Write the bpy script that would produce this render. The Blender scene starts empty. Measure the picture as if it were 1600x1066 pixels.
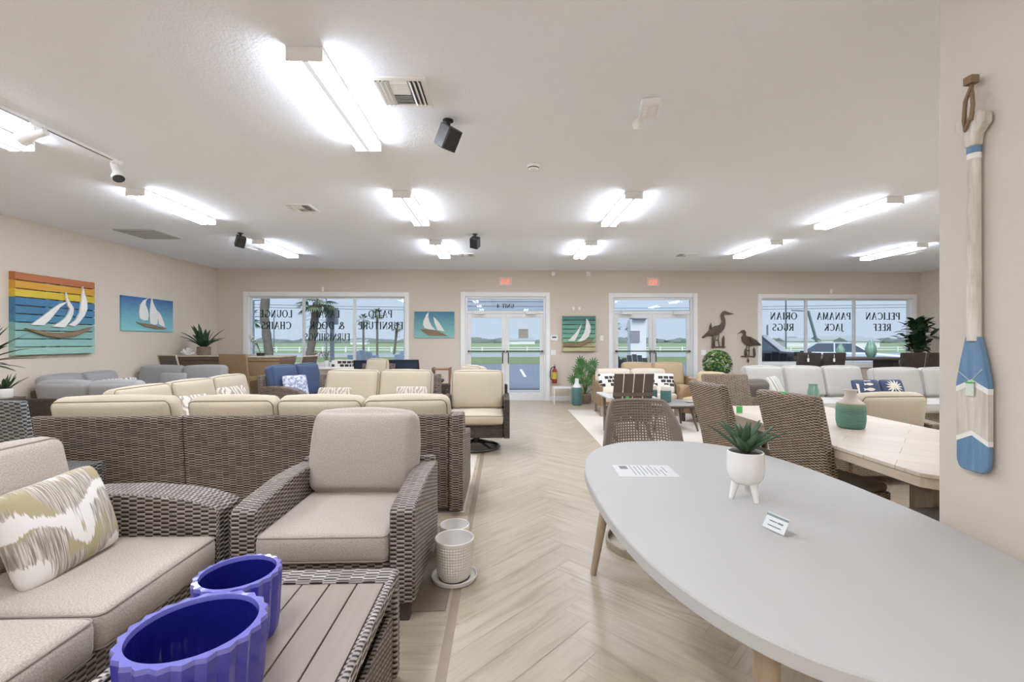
import bpy, math, random
from math import sin, cos, pi, radians as R
from mathutils import Matrix, Vector
random.seed(7)
S = bpy.context.scene
COL = S.collection

# ---------------------------------------------------------------- camera, world, exposure
cam_d = bpy.data.cameras.new('camera'); cam = bpy.data.objects.new('camera', cam_d); COL.objects.link(cam)
cam.location = (0, 0, 1.40); cam.rotation_euler = (R(90), 0, R(-1.9))
cam_d.sensor_width = 36; cam_d.lens = 712 / 1600 * 36; cam_d.shift_x = -10.5 / 1600
cam_d.clip_start = .05; cam_d.clip_end = 2000
S.camera = cam
S.view_settings.view_transform = 'Standard'; S.view_settings.look = 'None'
S.view_settings.gamma = 1; S.view_settings.use_curve_mapping = False
S.view_settings.exposure = 1.06
S.cycles.max_bounces = 16; S.cycles.diffuse_bounces = 12; S.cycles.glossy_bounces = 4; S.cycles.transparent_max_bounces = 12
LAMP = 27.0           # emission of every fluorescent diffuser
w = bpy.data.worlds.new('sky'); S.world = w; w.use_nodes = True
nt = w.node_tree; nt.nodes.clear()
bgn = nt.nodes.new('ShaderNodeBackground'); out = nt.nodes.new('ShaderNodeOutputWorld')
tc = nt.nodes.new('ShaderNodeTexCoord'); sp = nt.nodes.new('ShaderNodeSeparateXYZ'); cr = nt.nodes.new('ShaderNodeValToRGB')
cr.color_ramp.elements[0].color = (.39, .445, .52, 1); cr.color_ramp.elements[0].position = 0
cr.color_ramp.elements[1].color = (.34, .41, .53, 1); cr.color_ramp.elements[1].position = .35
nt.links.new(tc.outputs['Generated'], sp.inputs[0]); nt.links.new(sp.outputs['Z'], cr.inputs[0])
nt.links.new(cr.outputs[0], bgn.inputs[0]); bgn.inputs[1].default_value = .86
nt.links.new(bgn.outputs[0], out.inputs[0])

# ---------------------------------------------------------------- mesh helpers
def I(): return Matrix.Identity(4)
def TR(x, y, z): return Matrix.Translation((x, y, z))
def RX(a): return Matrix.Rotation(R(a), 4, 'X')
def RY(a): return Matrix.Rotation(R(a), 4, 'Y')
def RZ(a): return Matrix.Rotation(R(a), 4, 'Z')

class MB:
    def __init__(s): s.v = []; s.f = []; s.u = []; s.m = []
    def add(s, vs, fs, mx=None, mi=0, uvs=None):
        b = len(s.v)
        vs = [Vector(p) for p in vs]
        s.v += [(mx @ p) if mx is not None else p for p in vs]
        for k, f in enumerate(fs):
            s.f.append([b + i for i in f]); s.m.append(mi)
            if uvs: s.u.append(uvs[k]); continue
            n = Vector((0, 0, 0)); q = [vs[i] for i in f]
            for i in range(len(q)):
                a, c = q[i], q[(i + 1) % len(q)]
                n += Vector(((a.y - c.y) * (a.z + c.z), (a.z - c.z) * (a.x + c.x), (a.x - c.x) * (a.y + c.y)))
            ax = max(range(3), key=lambda i: abs(n[i]))
            s.u.append([((p.y, p.z), (p.x, p.z), (p.x, p.y))[ax] for p in q])
        return s
    def box(s, c, d, mx=None, mi=0):
        x, y, z = c; a, b, h = d[0] / 2, d[1] / 2, d[2] / 2
        vs = [(x + i * a, y + j * b, z + k * h) for i in (-1, 1) for j in (-1, 1) for k in (-1, 1)]
        return s.add(vs, [(0, 1, 3, 2), (4, 6, 7, 5), (0, 4, 5, 1), (2, 3, 7, 6), (0, 2, 6, 4), (1, 5, 7, 3)], mx, mi)
    def bx(s, x0, x1, y0, y1, z0, z1, mx=None, mi=0):
        return s.box(((x0 + x1) / 2, (y0 + y1) / 2, (z0 + z1) / 2), (x1 - x0, y1 - y0, z1 - z0), mx, mi)
    def prism(s, poly, ax, a, b, mx=None, mi=0):
        n = len(poly)
        def P(p, t): return (t, p[0], p[1]) if ax == 'x' else ((p[0], t, p[1]) if ax == 'y' else (p[0], p[1], t))
        vs = [P(p, a) for p in poly] + [P(p, b) for p in poly]
        fs = [list(range(n))[::-1], list(range(n, 2 * n))]
        ar = sum(poly[i][0] * poly[(i + 1) % n][1] - poly[(i + 1) % n][0] * poly[i][1] for i in range(n))
        fl = (ar > 0) ^ (ax == 'y') ^ (b < a)
        if not fl: fs = [f[::-1] for f in fs]
        uv = [[poly[i] for i in f] if k == 0 else [poly[i - n] for i in f] for k, f in enumerate(fs)]
        L = 0
        for i in range(n):
            j = (i + 1) % n; d = math.dist(poly[i], poly[j])
            f = [i, j, n + j, n + i]; u = [(a, L), (a, L + d), (b, L + d), (b, L)]
            if ax != 'z': pass
            else: u = [(q, p) for p, q in u]
            if not fl: f = f[::-1]; u = u[::-1]
            fs.append(f); uv.append(u); L += d
        return s.add(vs, fs, mx, mi, uv)
    def tube(s, pts, r, n=8, closed=False, mx=None, mi=0, cap=True):
        pts = [Vector(p) for p in pts]; m = len(pts)
        rs = r if isinstance(r, (list, tuple)) else [r] * m
        vs = []; fs = []; uv = []; prev = None; L = [0]
        for i in range(1, m + 1): L.append(L[-1] + (pts[i % m] - pts[i - 1]).length)
        for i in range(m):
            if closed: t = pts[(i + 1) % m] - pts[i - 1]
            else: t = pts[min(i + 1, m - 1)] - pts[max(i - 1, 0)]
            t.normalize()
            if prev is None:
                e = Vector((0, 0, 1)) if abs(t.z) < .9 else Vector((1, 0, 0)); a = t.cross(e).normalized()
            else:
                a = (prev - t * prev.dot(t)).normalized()
            prev = a; b = t.cross(a)
            for k in range(n):
                q = 2 * pi * k / n; vs.append(pts[i] + (a * cos(q) + b * sin(q)) * rs[i])
        for i in range(m if closed else m - 1):
            j = (i + 1) % m
            for k in range(n):
                l = (k + 1) % n
                fs.append([i * n + k, i * n + l, j * n + l, j * n + k])
                c = 2 * pi * max(rs) / n
                uv.append([(L[i], k * c), (L[i], (k + 1) * c), (L[i + 1], (k + 1) * c), (L[i + 1], k * c)])
        if cap and not closed:
            fs.append(list(range(n))[::-1]); uv.append([(0, 0)] * n)
            fs.append([(m - 1) * n + k for k in range(n)]); uv.append([(0, 0)] * n)
        return s.add(vs, fs, mx, mi, uv)
    def lathe(s, prof, n=32, c=(0, 0, 0), mx=None, mi=0, fn=None):
        vs = []; fs = []; uv = []; m = len(prof); L = [0]
        for i in range(1, m): L.append(L[-1] + math.dist(prof[i], prof[i - 1]))
        for i, (r, z) in enumerate(prof):
            for k in range(n):
                q = 2 * pi * k / n; rr = r * (fn(q, i) if fn else 1)
                vs.append((c[0] + rr * cos(q), c[1] + rr * sin(q), c[2] + z))
        rm = max(p[0] for p in prof)
        for i in range(m - 1):
            for k in range(n):
                l = (k + 1) % n
                fs.append([i * n + k, i * n + l, (i + 1) * n + l, (i + 1) * n + k])
                a, b = 2 * pi * k / n * rm, 2 * pi * (k + 1) / n * rm
                uv.append([(a, L[i]), (b, L[i]), (b, L[i + 1]), (a, L[i + 1])])
        return s.add(vs, fs, mx, mi, uv)
    def cush(s, c, d, r=.04, puff=.02, mx=None, n=9, mi=0):
        """rounded, softly inflated cushion; thin axis is local z"""
        a, b, h = d[0] / 2, d[1] / 2, d[2] / 2; r = min(r, h * .98, a * .9, b * .9)
        def cs(L, rr): 
            k = [-1, -1 + .25 * rr / L, -1 + .6 * rr / L, -1 + rr / L]
            inner = [-1 + rr / L + (2 - 2 * rr / L) * i / n for i in range(1, n)]
            return k + inner + [-t for t in k[::-1]]
        U, V, W = cs(a, r), cs(b, r), cs(h, r)
        W = sorted(set([round(t, 5) for t in [-1, -1 + .35 * r / h, -1 + r / h, 0, 1 - r / h, 1 - .35 * r / h, 1]]))
        def P(u, v, w):
            p = Vector((u * a, v * b, w * h))
            q = Vector((max(-a + r, min(a - r, p.x)), max(-b + r, min(b - r, p.y)), max(-h + r, min(h - r, p.z))))
            e = p - q
            if e.length > 1e-9: p = q + e.normalized() * r
            g = (max(0, 1 - u * u) * max(0, 1 - v * v)) ** .5
            p.z += puff * g * w
            side = (1 - w * w) * .5 * puff
            if abs(u) > .98: p.x += side * (1 if u > 0 else -1) * (1 - v * v)
            if abs(v) > .98: p.y += side * (1 if v > 0 else -1) * (1 - u * u)
            return p
        def grid(fn, A, B, flip):
            vs = [fn(x, y) for x in A for y in B]; nb = len(B); fs = []
            for i in range(len(A) - 1):
                for j in range(nb - 1):
                    f = [i * nb + j, (i + 1) * nb + j, (i + 1) * nb + j + 1, i * nb + j + 1]
                    fs.append(f[::-1] if flip else f)
            t = TR(*c); s.add([t @ p for p in vs], fs, mx, mi)
        grid(lambda x, y: P(x, y, 1), U, V, False); grid(lambda x, y: P(x, y, -1), U, V, True)
        grid(lambda x, y: P(x, -1, y), U, W, False); grid(lambda x, y: P(x, 1, y), U, W, True)
        grid(lambda x, y: P(-1, x, y), V, W, True); grid(lambda x, y: P(1, x, y), V, W, False)
        return s
    def pillow(s, wd, ht, t, mx=None, n=14, mi=0):
        vs = []; fs = []
        for sg in (1, -1):
            b = len(vs)
            for i in range(n + 1):
                for j in range(n + 1):
                    vs.append(pil_pt(wd, ht, t, -cos(pi * i / n), -cos(pi * j / n), sg))
            for i in range(n):
                for j in range(n):
                    f = [b + i * (n + 1) + j, b + (i + 1) * (n + 1) + j, b + (i + 1) * (n + 1) + j + 1, b + i * (n + 1) + j + 1]
                    fs.append(f if sg > 0 else f[::-1])
        uv = [[(vs[i][0], vs[i][1]) for i in f] for f in fs]
        return s.add(vs, fs, mx, mi, uv)
    def leaf(s, base, d, L, wd, bend=.3, n=7, up=(0, 0, 1), fold=.25, mi=0, prof=None, nw=1):
        """curved leaf blade starting at base heading d, drooping by bend"""
        p = Vector(base); d = Vector(d).normalized(); up = Vector(up)
        side = d.cross(up)
        if side.length < .05: side = Vector((1, 0, 0))
        side.normalize(); vs = []
        for i in range(n + 1):
            t = i / n
            ww = (prof(t) if prof else (sin(pi * min(1, t * .92 + .08)) ** .7)) * wd / 2
            nn = side.cross(d).normalized()
            vs += [p - side * ww + nn * ww * fold, p.copy(), p + side * ww + nn * ww * fold]
            d = (d - up * bend / n).normalized(); p = p + d * (L / n)
        fs = []
        for i in range(n):
            a = i * 3
            fs += [(a, a + 1, a + 4, a + 3), (a + 1, a + 2, a + 5, a + 4)]
        return s.add(vs, fs, None, mi)
    def build(s, name, mats, parent=None, bev=0, smooth=True, ang=35, seg=2, weld=False, solid=0):
        me = bpy.data.meshes.new(name)
        me.from_pydata([tuple(p) for p in s.v], [], s.f)
        uvl = me.uv_layers.new(name='UVMap'); k = 0; fl = []
        for u in s.u:
            for q in u: fl += [q[0], q[1]]
        uvl.data.foreach_set('uv', fl)
        for m in (mats if isinstance(mats, (list, tuple)) else [mats]): me.materials.append(m)
        me.polygons.foreach_set('material_index', s.m)
        if weld:
            import bmesh
            bm = bmesh.new(); bm.from_mesh(me); bmesh.ops.remove_doubles(bm, verts=bm.verts, dist=.0006); bm.to_mesh(me); bm.free()
        if smooth:
            me.polygons.foreach_set('use_smooth', [True] * len(me.polygons)); me.set_sharp_from_angle(angle=R(ang))
        me.update()
        o = bpy.data.objects.new(name, me); COL.objects.link(o)
        if parent: o.parent = parent
        if solid:
            md = o.modifiers.new('solid', 'SOLIDIFY'); md.thickness = solid; md.offset = 0
        if bev:
            md = o.modifiers.new('bevel', 'BEVEL'); md.width = bev; md.segments = seg; md.limit_method = 'ANGLE'; md.angle_limit = R(40)
        return o

def pil_pt(wd, ht, t, u, v, sg, off=0):
    g = (max(0, 1 - u * u) * max(0, 1 - v * v)) ** .36
    q = .09 * abs(u * v) ** 5; k = 1 - .05 * (1 - v * v) * abs(u) ** 3 - q; l = 1 - .05 * (1 - u * u) * abs(v) ** 3 - q
    return (u * wd / 2 * k, v * ht / 2 * l, sg * (t / 2 * g + off))

def thing(name, label, cat, loc=(0, 0, 0), rz=0, group=None):
    o = bpy.data.objects.new(name, None); COL.objects.link(o); o.empty_display_size = .1
    o.location = loc; o.rotation_euler = (0, 0, R(rz)); o['label'] = label; o['category'] = cat
    if group: o['group'] = group
    return o
def tag(o, label, cat, group=None, kind=None):
    o['label'] = label; o['category'] = cat
    if group: o['group'] = group
    if kind: o['kind'] = kind
    return o
def struct(o): o['kind'] = 'structure'; return o
def dup(root, loc, rz=None, label=None, group=None):
    def cp(o, par):
        c = o.copy(); COL.objects.link(c)
        if par: c.parent = par
        for ch in list(o.children): cp(ch, c)
        return c
    r = cp(root, None); r.location = loc
    if rz is not None: r.rotation_euler = (0, 0, R(rz))
    if label: r['label'] = label
    if group: r['group'] = group
    return r

# ---------------------------------------------------------------- materials
def lin(c):
    if isinstance(c, str): c = [int(c[i:i + 2], 16) / 255 for i in (0, 2, 4)]
    return tuple((x / 12.92 if x <= .04045 else ((x + .055) / 1.055) ** 2.4) for x in c) + (1,)
class N:
    def __init__(s, name):
        s.mat = bpy.data.materials.new(name); s.mat.use_nodes = True; s.t = s.mat.node_tree; s.t.nodes.clear()
        s.out = s.n('OutputMaterial'); s.b = s.n('BsdfPrincipled'); s.l(s.b.outputs[0], s.out.inputs[0])
    def n(s, ty, **k):
        x = s.t.nodes.new('ShaderNode' + ty)
        for a, b in k.items(): setattr(x, a, b)
        return x
    def l(s, a, b): s.t.links.new(a, b)
    def m(s, op, a, b=None, c=None):
        x = s.n('Math', operation=op)
        for i, q in enumerate((a, b, c)):
            if q is None: continue
            if isinstance(q, (int, float)): x.inputs[i].default_value = q
            else: s.l(q, x.inputs[i])
        return x.outputs[0]
    def mix(s, f, a, b, blend='MIX'):
        x = s.n('Mix', data_type='RGBA', blend_type=blend)
        for i, q in ((0, f), (6, a), (7, b)):
            if isinstance(q, (int, float)): x.inputs[i].default_value = q
            elif isinstance(q, tuple): x.inputs[i].default_value = q
            else: s.l(q, x.inputs[i])
        return x.outputs[2]
    def noise(s, vec, scale, detail=3, rough=.5, dist=0):
        x = s.n('TexNoise'); x.inputs['Scale'].default_value = scale; x.inputs['Detail'].default_value = detail
        x.inputs['Roughness'].default_value = rough; x.inputs['Distortion'].default_value = dist
        if vec is not None: s.l(vec, x.inputs['Vector'])
        return x.outputs[0]
    def ramp(s, f, stops, interp='LINEAR'):
        x = s.n('ValToRGB'); e = x.color_ramp.elements; x.color_ramp.interpolation = interp
        while len(e) < len(stops): e.new(.5)
        for i, (p, c) in enumerate(stops): e[i].position = p; e[i].color = c
        s.l(f, x.inputs[0]); return x.outputs[0]
    def mapping(s, vec, sc=(1, 1, 1), rot=(0, 0, 0)):
        x = s.n('Mapping'); x.inputs['Scale'].default_value = sc; x.inputs['Rotation'].default_value = rot
        s.l(vec, x.inputs[0]); return x.outputs[0]
    def bump(s, h, st=.3, dist=.002):
        x = s.n('Bump'); x.inputs['Strength'].default_value = st; x.inputs['Distance'].default_value = dist
        s.l(h, x.inputs['Height']); s.l(x.outputs[0], s.b.inputs['Normal'])
    def uv(s): return s.n('TexCoord').outputs['UV']
    def ob(s): return s.n('TexCoord').outputs['Object']
    def set(s, col=None, rough=.5, metal=0, coat=0):
        if col is not None:
            if isinstance(col, tuple): s.b.inputs['Base Color'].default_value = col
            else: s.l(col, s.b.inputs['Base Color'])
        s.b.inputs['Roughness'].default_value = rough; s.b.inputs['Metallic'].default_value = metal
        s.b.inputs['Coat Weight'].default_value = coat
        return s.mat
def plain(name, c, rough=.5, metal=0, coat=0, var=.06, sc=8, bump=0, bsc=200):
    g = N(name); c = lin(c)
    c2 = tuple(x * (1 - 2 * var) for x in c[:3]) + (1,)
    nz = g.noise(g.ob(), sc, 3)
    if bump: g.bump(g.noise(g.ob(), bsc, 2), bump, .002)
    return g.set(g.mix(nz, c, c2), rough, metal, coat)
def fabric(name, c, dark=.8, sc=130):
    g = N(name); c = lin(c); u = g.uv()
    a = g.noise(g.mapping(u, (sc, sc * 2, sc)), 1, 2, .7); b = g.noise(g.mapping(u, (sc * 2, sc, sc)), 1, 2, .7)
    h = g.m('ADD', a, b)
    f = g.ramp(g.m('MULTIPLY', h, .5), [(.40, (0, 0, 0, 1)), (.60, (1, 1, 1, 1))])
    c2 = tuple(x * dark for x in c[:3]) + (1,)
    g.bump(h, .22, .001)
    g.b.inputs['Sheen Weight'].default_value = .15
    return g.set(g.mix(f, c2, c), .9)
def wicker(name, lo, hi, gap, su=.05, sv=.018, vertical=False, st=.9):
    g = N(name); x = g.n('SeparateXYZ'); g.l(g.uv(), x.inputs[0])
    u, v = x.outputs[0], x.outputs[1]
    if vertical: u, v = v, u
    P_, Q_ = sv * 1.25, su * .72
    cell = g.m('FLOOR', g.m('ADD', g.m('DIVIDE', u, Q_), .5)); cu = g.m('COSINE', g.m('MULTIPLY', g.m('DIVIDE', u, Q_), pi))
    cs = g.m('MULTIPLY', g.m('SIGN', cu), g.m('POWER', g.m('ABSOLUTE', cu), .45))
    cv = g.m('COSINE', g.m('MULTIPLY', g.m('DIVIDE', v, P_), 2 * pi)); h = g.m('ADD', .5, g.m('MULTIPLY', g.m('MULTIPLY', cs, cv), .5))
    row = g.m('FLOOR', g.m('ADD', g.m('DIVIDE', v, P_), g.m('ADD', .5, g.m('MULTIPLY', g.m('FLOORED_MODULO', cell, 2.0), .5))))
    '''vv = g.m('DIVIDE', v, sv); row = g.m('FLOOR', vv); fv = g.m('FRACT', vv)
    uu = g.m('ADD', g.m('DIVIDE', u, su), g.m('MULTIPLY', g.m('FLOORED_MODULO', row, 2.0), .5))
    cell = g.m('FLOOR', uu); fu = g.m('FRACT', uu)
    hv = g.m('SINE', g.m('MULTIPLY', fv, pi)); hu = g.m('SINE', g.m('MULTIPLY', fu, pi))
    h = g.m('MULTIPLY', g.m('POWER', hv, .6), g.m('ADD', .25, g.m('MULTIPLY', hu, .75)))
    '''
    cb = g.n('CombineXYZ'); g.l(row, cb.inputs[1]); g.l(cell, cb.inputs[0])
    wn = g.n('TexWhiteNoise'); wn.noise_dimensions = '2D'; g.l(cb.outputs[0], wn.inputs['Vector'])
    nz = g.noise(g.mapping(g.uv(), (3, 14, 3)), 3, 3)
    t = g.m('ADD', g.m('MULTIPLY', wn.outputs[0], .55), g.m('MULTIPLY', nz, .5))
    strand = g.mix(t, lin(lo), lin(hi))
    gf = g.ramp(h, [(.28, (0, 0, 0, 1)), (.56, (1, 1, 1, 1))])  # hollows between strands are darkened in the colour, as painted cavity shade
    g.bump(h, st, .006)
    return g.set(g.mix(gf, lin(gap), strand), .5)
def wood(name, c1, c2, sc=1, rough=.5, along='x'):
    g = N(name); k = (1.2 * sc, 14 * sc, 14 * sc) if along == 'x' else ((14 * sc, 1.2 * sc, 14 * sc) if along == 'y' else (14 * sc, 14 * sc, 1.2 * sc))
    n1 = g.noise(g.mapping(g.ob(), k), 2, 6, .65, .6); n2 = g.noise(g.mapping(g.ob(), tuple(q * 4 for q in k)), 2, 3)
    f = g.ramp(g.m('ADD', g.m('MULTIPLY', n1, .75), g.m('MULTIPLY', n2, .25)), [(.3, lin(c1)), (.7, lin(c2))])
    g.bump(n2, .12, .002)
    return g.set(f, rough)
def emis(name, c, st):
    g = N(name); e = g.n('Emission'); e.inputs[0].default_value = lin(c); e.inputs[1].default_value = st
    g.l(e.outputs[0], g.out.inputs[0]); return g.mat
def glass(name, tint='f4f8fa'):
    g = N(name); t = g.n('BsdfTransparent'); t.inputs[0].default_value = lin(tint); s = g.n('BsdfGlossy'); s.inputs['Roughness'].default_value = .02
    f = g.n('Fresnel'); f.inputs[0].default_value = 1.5; m = g.n('MixShader'); ge = g.n('NewGeometry')
    g.l(g.m('MULTIPLY', f.outputs[0], g.m('SUBTRACT', 1.0, ge.outputs['Backfacing'])), m.inputs[0]); g.l(t.outputs[0], m.inputs[1]); g.l(s.outputs[0], m.inputs[2]); g.l(m.outputs[0], g.out.inputs[0]); return g.mat

K = {}
def ceil_mat():
    g = N('ceiling_texture'); h = g.noise(g.ob(), 55, 4, .6); h2 = g.noise(g.ob(), 16, 2)
    g.bump(g.m('ADD', h, g.m('MULTIPLY', h2, .5)), .45, .006); return g.set(g.mix(h2, lin('f3f6fc'), lin('f0f3f9')), .9)
def wall_mat(n, c):
    g = N(n); h = g.noise(g.ob(), 26, 4, .6); g.bump(h, .35, .005); c = lin(c); return g.set(g.mix(h, c, tuple(x * .95 for x in c[:3]) + (1,)), .85)
K['ceil'] = ceil_mat(); K['wall'] = wall_mat('wall_paint_beige', 'd6cab9'); K['wallw'] = wall_mat('wall_paint_cream', 'cdc3b5')
K['white'] = plain('white_paint', 'efefec', .45, var=.02); K['whitem'] = plain('white_metal', 'f0f0ee', .35, var=.01)
K['alu'] = plain('painted_aluminium', 'e4e4e2', .35, .1, var=.02)
K['lamp'] = emis('fluorescent_diffuser', 'eaf1ff', LAMP); K['lamps'] = emis('fluorescent_diffuser_side', 'eaf1ff', LAMP * .7); K['lampc'] = emis('diffuser_ridge', 'eef0f2', .42); K['lampend'] = plain('lamp_end_cap', 'f2f2f0', .5)
K['glass'] = glass('window_glass'); K['cglass'] = glass('clear_acrylic', 'ffffff')
def plank_mat():
    g = N('wood_look_tile'); at = g.n('Attribute'); at.attribute_name = 'tone'
    x = g.n('SeparateXYZ'); g.l(g.uv(), x.inputs[0]); cb = g.n('CombineXYZ')
    g.l(g.m('ADD', x.outputs[0], g.m('MULTIPLY', at.outputs['Fac'], 37.0)), cb.inputs[0])
    g.l(g.m('ADD', x.outputs[1], g.m('MULTIPLY', at.outputs['Fac'], 91.0)), cb.inputs[1])
    a = g.noise(g.mapping(cb.outputs[0], (1.0, 9, 1)), 1.5, 5, .6, 1.2); b = g.noise(g.mapping(cb.outputs[0], (1.2, 3, 1)), 1.3, 2)
    c = g.ramp(a, [(.3, lin('98866f')), (.43, lin('b0a088')), (.6, lin('c1b49e'))])
    c = g.mix(g.m('MULTIPLY', b, .45), c, lin('a89981'))
    c = g.mix(g.m('MULTIPLY', at.outputs['Fac'], .35), c, lin('a3937d'))
    c = g.mix(.12, c, lin('c8bca6'))
    g.bump(a, .05, .001)
    return g.set(c, .36)
K['plank'] = plank_mat(); K['grout'] = plain('tile_grout', 'a89a84', .8)
K['strip'] = plain('brown_trim_strip', '9c8874', .5)
K['wk'] = wicker('wicker_grey_brown', '766a60', 'ada297', '261f1a', .053, .0176)
K['wkt'] = wicker('wicker_table_frame', '7c7068', 'c9c0b7', '1f1b19', .072, .0176)
K['wkd'] = wicker('wicker_dark_brown', '6a5b4f', 'ac9a89', '0e0907', .072, .0155)
K['wkd2'] = wicker('wicker_espresso_fine', '3a302b', '62544a', '110d0b', .04, .014)
K['wkn'] = wicker('wicker_natural', '927a60', 'bba588', '33281d', .042, .0145)
K['wkg'] = wicker('wicker_slate', '6c6c6b', '9a9a98', '222220', .05, .02)
K['wkl'] = wicker('rattan_honey', 'a8875f', 'c9a880', '7a5f42', .016, .008)
K['sling'] = fabric('taupe_sling', '6e655b', .8, 400); K['slingn'] = fabric('navy_sling', '39435a', .8, 400)
K['grey'] = fabric('grey_beige_fabric', 'beb1a3', .62); K['greyp'] = fabric('grey_beige_piping', '9a8e84', .8)
K['beige'] = fabric('beige_fabric', 'cabca3', .78, 90); K['beigep'] = fabric('beige_piping', '8f7f68', .8)
K['lgrey'] = fabric('silver_grey_fabric', '9c9a98', .88); K['lgreyp'] = fabric('silver_grey_piping', '88868a', .8)
K['lg2'] = fabric('pale_linen_fabric', 'bebab1', .88); K['lg2p'] = fabric('pale_linen_piping', 'aaa69e', .8)
K['blue'] = fabric('denim_blue_fabric', '465a78', .78); K['bluep'] = fabric('denim_blue_piping', '2f4160', .8)
K['tan'] = fabric('tan_fabric', 'c9b28f', .9); K['tanp'] = fabric('tan_piping', 'a28d6c', .8)
K['crm'] = fabric('cream_fabric', 'd8cdba', .9); K['peach'] = fabric('peach_fabric', 'cfa98c', .9)
K['legd'] = plain('dark_plastic', '4a423c', .5); K['bronze'] = plain('bronze_metal', '4b4743', .4, .4)
K['slat'] = wood('taupe_composite', '8b7c71', '958679', 1, .45, 'y')
K['quartz'] = plain('white_quartz', 'b6b4af', .62, var=.015, sc=60)
K['oak'] = wood('grey_oak', '9c8973', 'b8a58d', 1, .5, 'z'); K['oakt'] = wood('washed_table_wood', 'b8a690', 'd0c0aa', .8, .5, 'y')
K['dwood'] = wood('dark_wood', '3f362f', '5a4e44', 1, .5); K['taupe'] = wood('taupe_resin', '5c5047', '665a50', 1, .55, 'z')
K['leaf'] = plain('green_leaf', '4b7d3a', .45, var=.25, sc=20); K['leafd'] = plain('dark_green_leaf', '2f4a30', .45, var=.25, sc=20)
K['leafy'] = plain('light_green_leaf', '7ea13e', .5, var=.25, sc=20); K['soil'] = plain('potting_soil', '3a3128', .95, bump=.6)
K['agave'] = plain('agave_leaf', '4d6a4a', .5, var=.2, sc=15)
K['teal'] = plain('teal_ceramic', '5b827c', .3, var=.2, sc=30); K['tealg'] = plain('green_glass_vase', '86b09c', .12, var=.2, sc=12, coat=.5)
K['black'] = plain('black_plastic', '2a2a2b', .5); K['dgrey'] = plain('charcoal_plastic', '4b4b4b', .6)
K['rope'] = plain('jute_rope', '8a7258', .9, bump=.8, bsc=300)
# ---------------------------------------------------------------- room shell
XL, XR, YB, YF, HC = -6.53, 10.0, 10.62, -3.6, 3.05
WT = .16
def clip(poly, x0, x1, y0, y1):
    for ax, lim, sg in ((0, x0, 1), (0, x1, -1), (1, y0, 1), (1, y1, -1)):
        o = []
        for i in range(len(poly)):
            a, b = poly[i], poly[(i + 1) % len(poly)]
            ia, ib = sg * (a[ax] - lim) >= -1e-9, sg * (b[ax] - lim) >= -1e-9
            if ia: o.append(a)
            if ia != ib:
                t = (lim - a[ax]) / (b[ax] - a[ax]); o.append(tuple(a[k] + t * (b[k] - a[k]) for k in range(len(a))))
        poly = o
        if len(poly) < 3: return []
    return poly
def make_floor():
    vs = []; fs = []; uvs = []; tone = []
    rnd = random.Random(3)
    def put(poly):      # poly of (x, y, u, v)
        b = len(vs); vs.extend((p[0], p[1], 0) for p in poly); fs.append(list(range(b, b + len(poly)))); uvs.append([(p[2], p[3]) for p in poly]); tone.append(rnd.random())
    W, n, g = .152, 6, .0011
    ox, oy = -.22, 0.11; q = 1 / math.sqrt(2)
    def herr(x0, x1, y0, y1):
        for s in range(-40, 40):
            for k in range(-110, 110):
                for kind in (0, 1):
                    a, b = (k + 2 * n * s, k) if not kind else (n + k + 2 * n * s, 1 - n + k)
                    du, dv = (n, 1) if not kind else (1, n)
                    cx = ox + (a - b) * W * q; cy = oy + (a + b) * W * q
                    if not (x0 - 2 < cx < x1 + 2 and y0 - 2 < cy < y1 + 2): continue
                    P = []
                    for (i, j) in ((0, 0), (1, 0), (1, 1), (0, 1)):
                        u = (a + i * du) * W + (g if i == 0 else -g); v = (b + j * dv) * W + (g if j == 0 else -g)
                        uu, v2 = (u, v) if not kind else (v, u)
                        P.append((ox + (u - v) * q, oy + (u + v) * q, uu, v2))
                    P = clip(P, x0, x1, y0, y1)
                    if P: put(P)
    SX0, SX1 = -.282, -.236
    herr(SX1, XR, YF, YB + WT); herr(XL, SX1, 5.75, YB + WT)
    y = 5.75; r = 0
    while y > YF:
        x = SX0
        first = .35 + .3 * (r % 3)
        while x > XL:
            L = .915 if x < SX0 else first
            put([(max(x - L, XL) + g, max(y - W, YF) + g, 0, 0), (x - g, max(y - W, YF) + g, L, 0), (x - g, y - g, L, W), (max(x - L, XL) + g, y - g, 0, W)])
            x -= L
        y -= W; r += 1
    nf = len(fs)
    b = len(vs); vs.extend([(SX0, YF, 0), (SX1, YF, 0), (SX1, 5.75, 0), (SX0, 5.75, 0)]); fs.append([b, b + 1, b + 2, b + 3]); uvs.append([(0, 0)] * 4); tone.append(.5)
    b = len(vs); vs.extend([(XL, YF, -.002), (XR, YF, -.002), (XR, YB + WT, -.002), (XL, YB + WT, -.002)]); fs.append([b, b + 1, b + 2, b + 3]); uvs.append([(0, 0)] * 4); tone.append(.5)
    me = bpy.data.meshes.new('floor'); me.from_pydata(vs, [], fs)
    ul = me.uv_layers.new(name='UVMap'); ul.data.foreach_set('uv', [c for u in uvs for p in u for c in p])
    at = me.attributes.new('tone', 'FLOAT', 'FACE'); at.data.foreach_set('value', tone)
    for m in ('plank', 'strip', 'grout'): me.materials.append(K[m])
    me.polygons.foreach_set('material_index', [0] * nf + [1, 2])
    o = bpy.data.objects.new('floor', me); COL.objects.link(o); struct(o)
make_floor()
m = MB(); m.bx(XL - .2, XR + .2, YF - .2, YB + WT, HC, HC + .1); struct(m.build('ceiling', K['ceil'], smooth=False))
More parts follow.
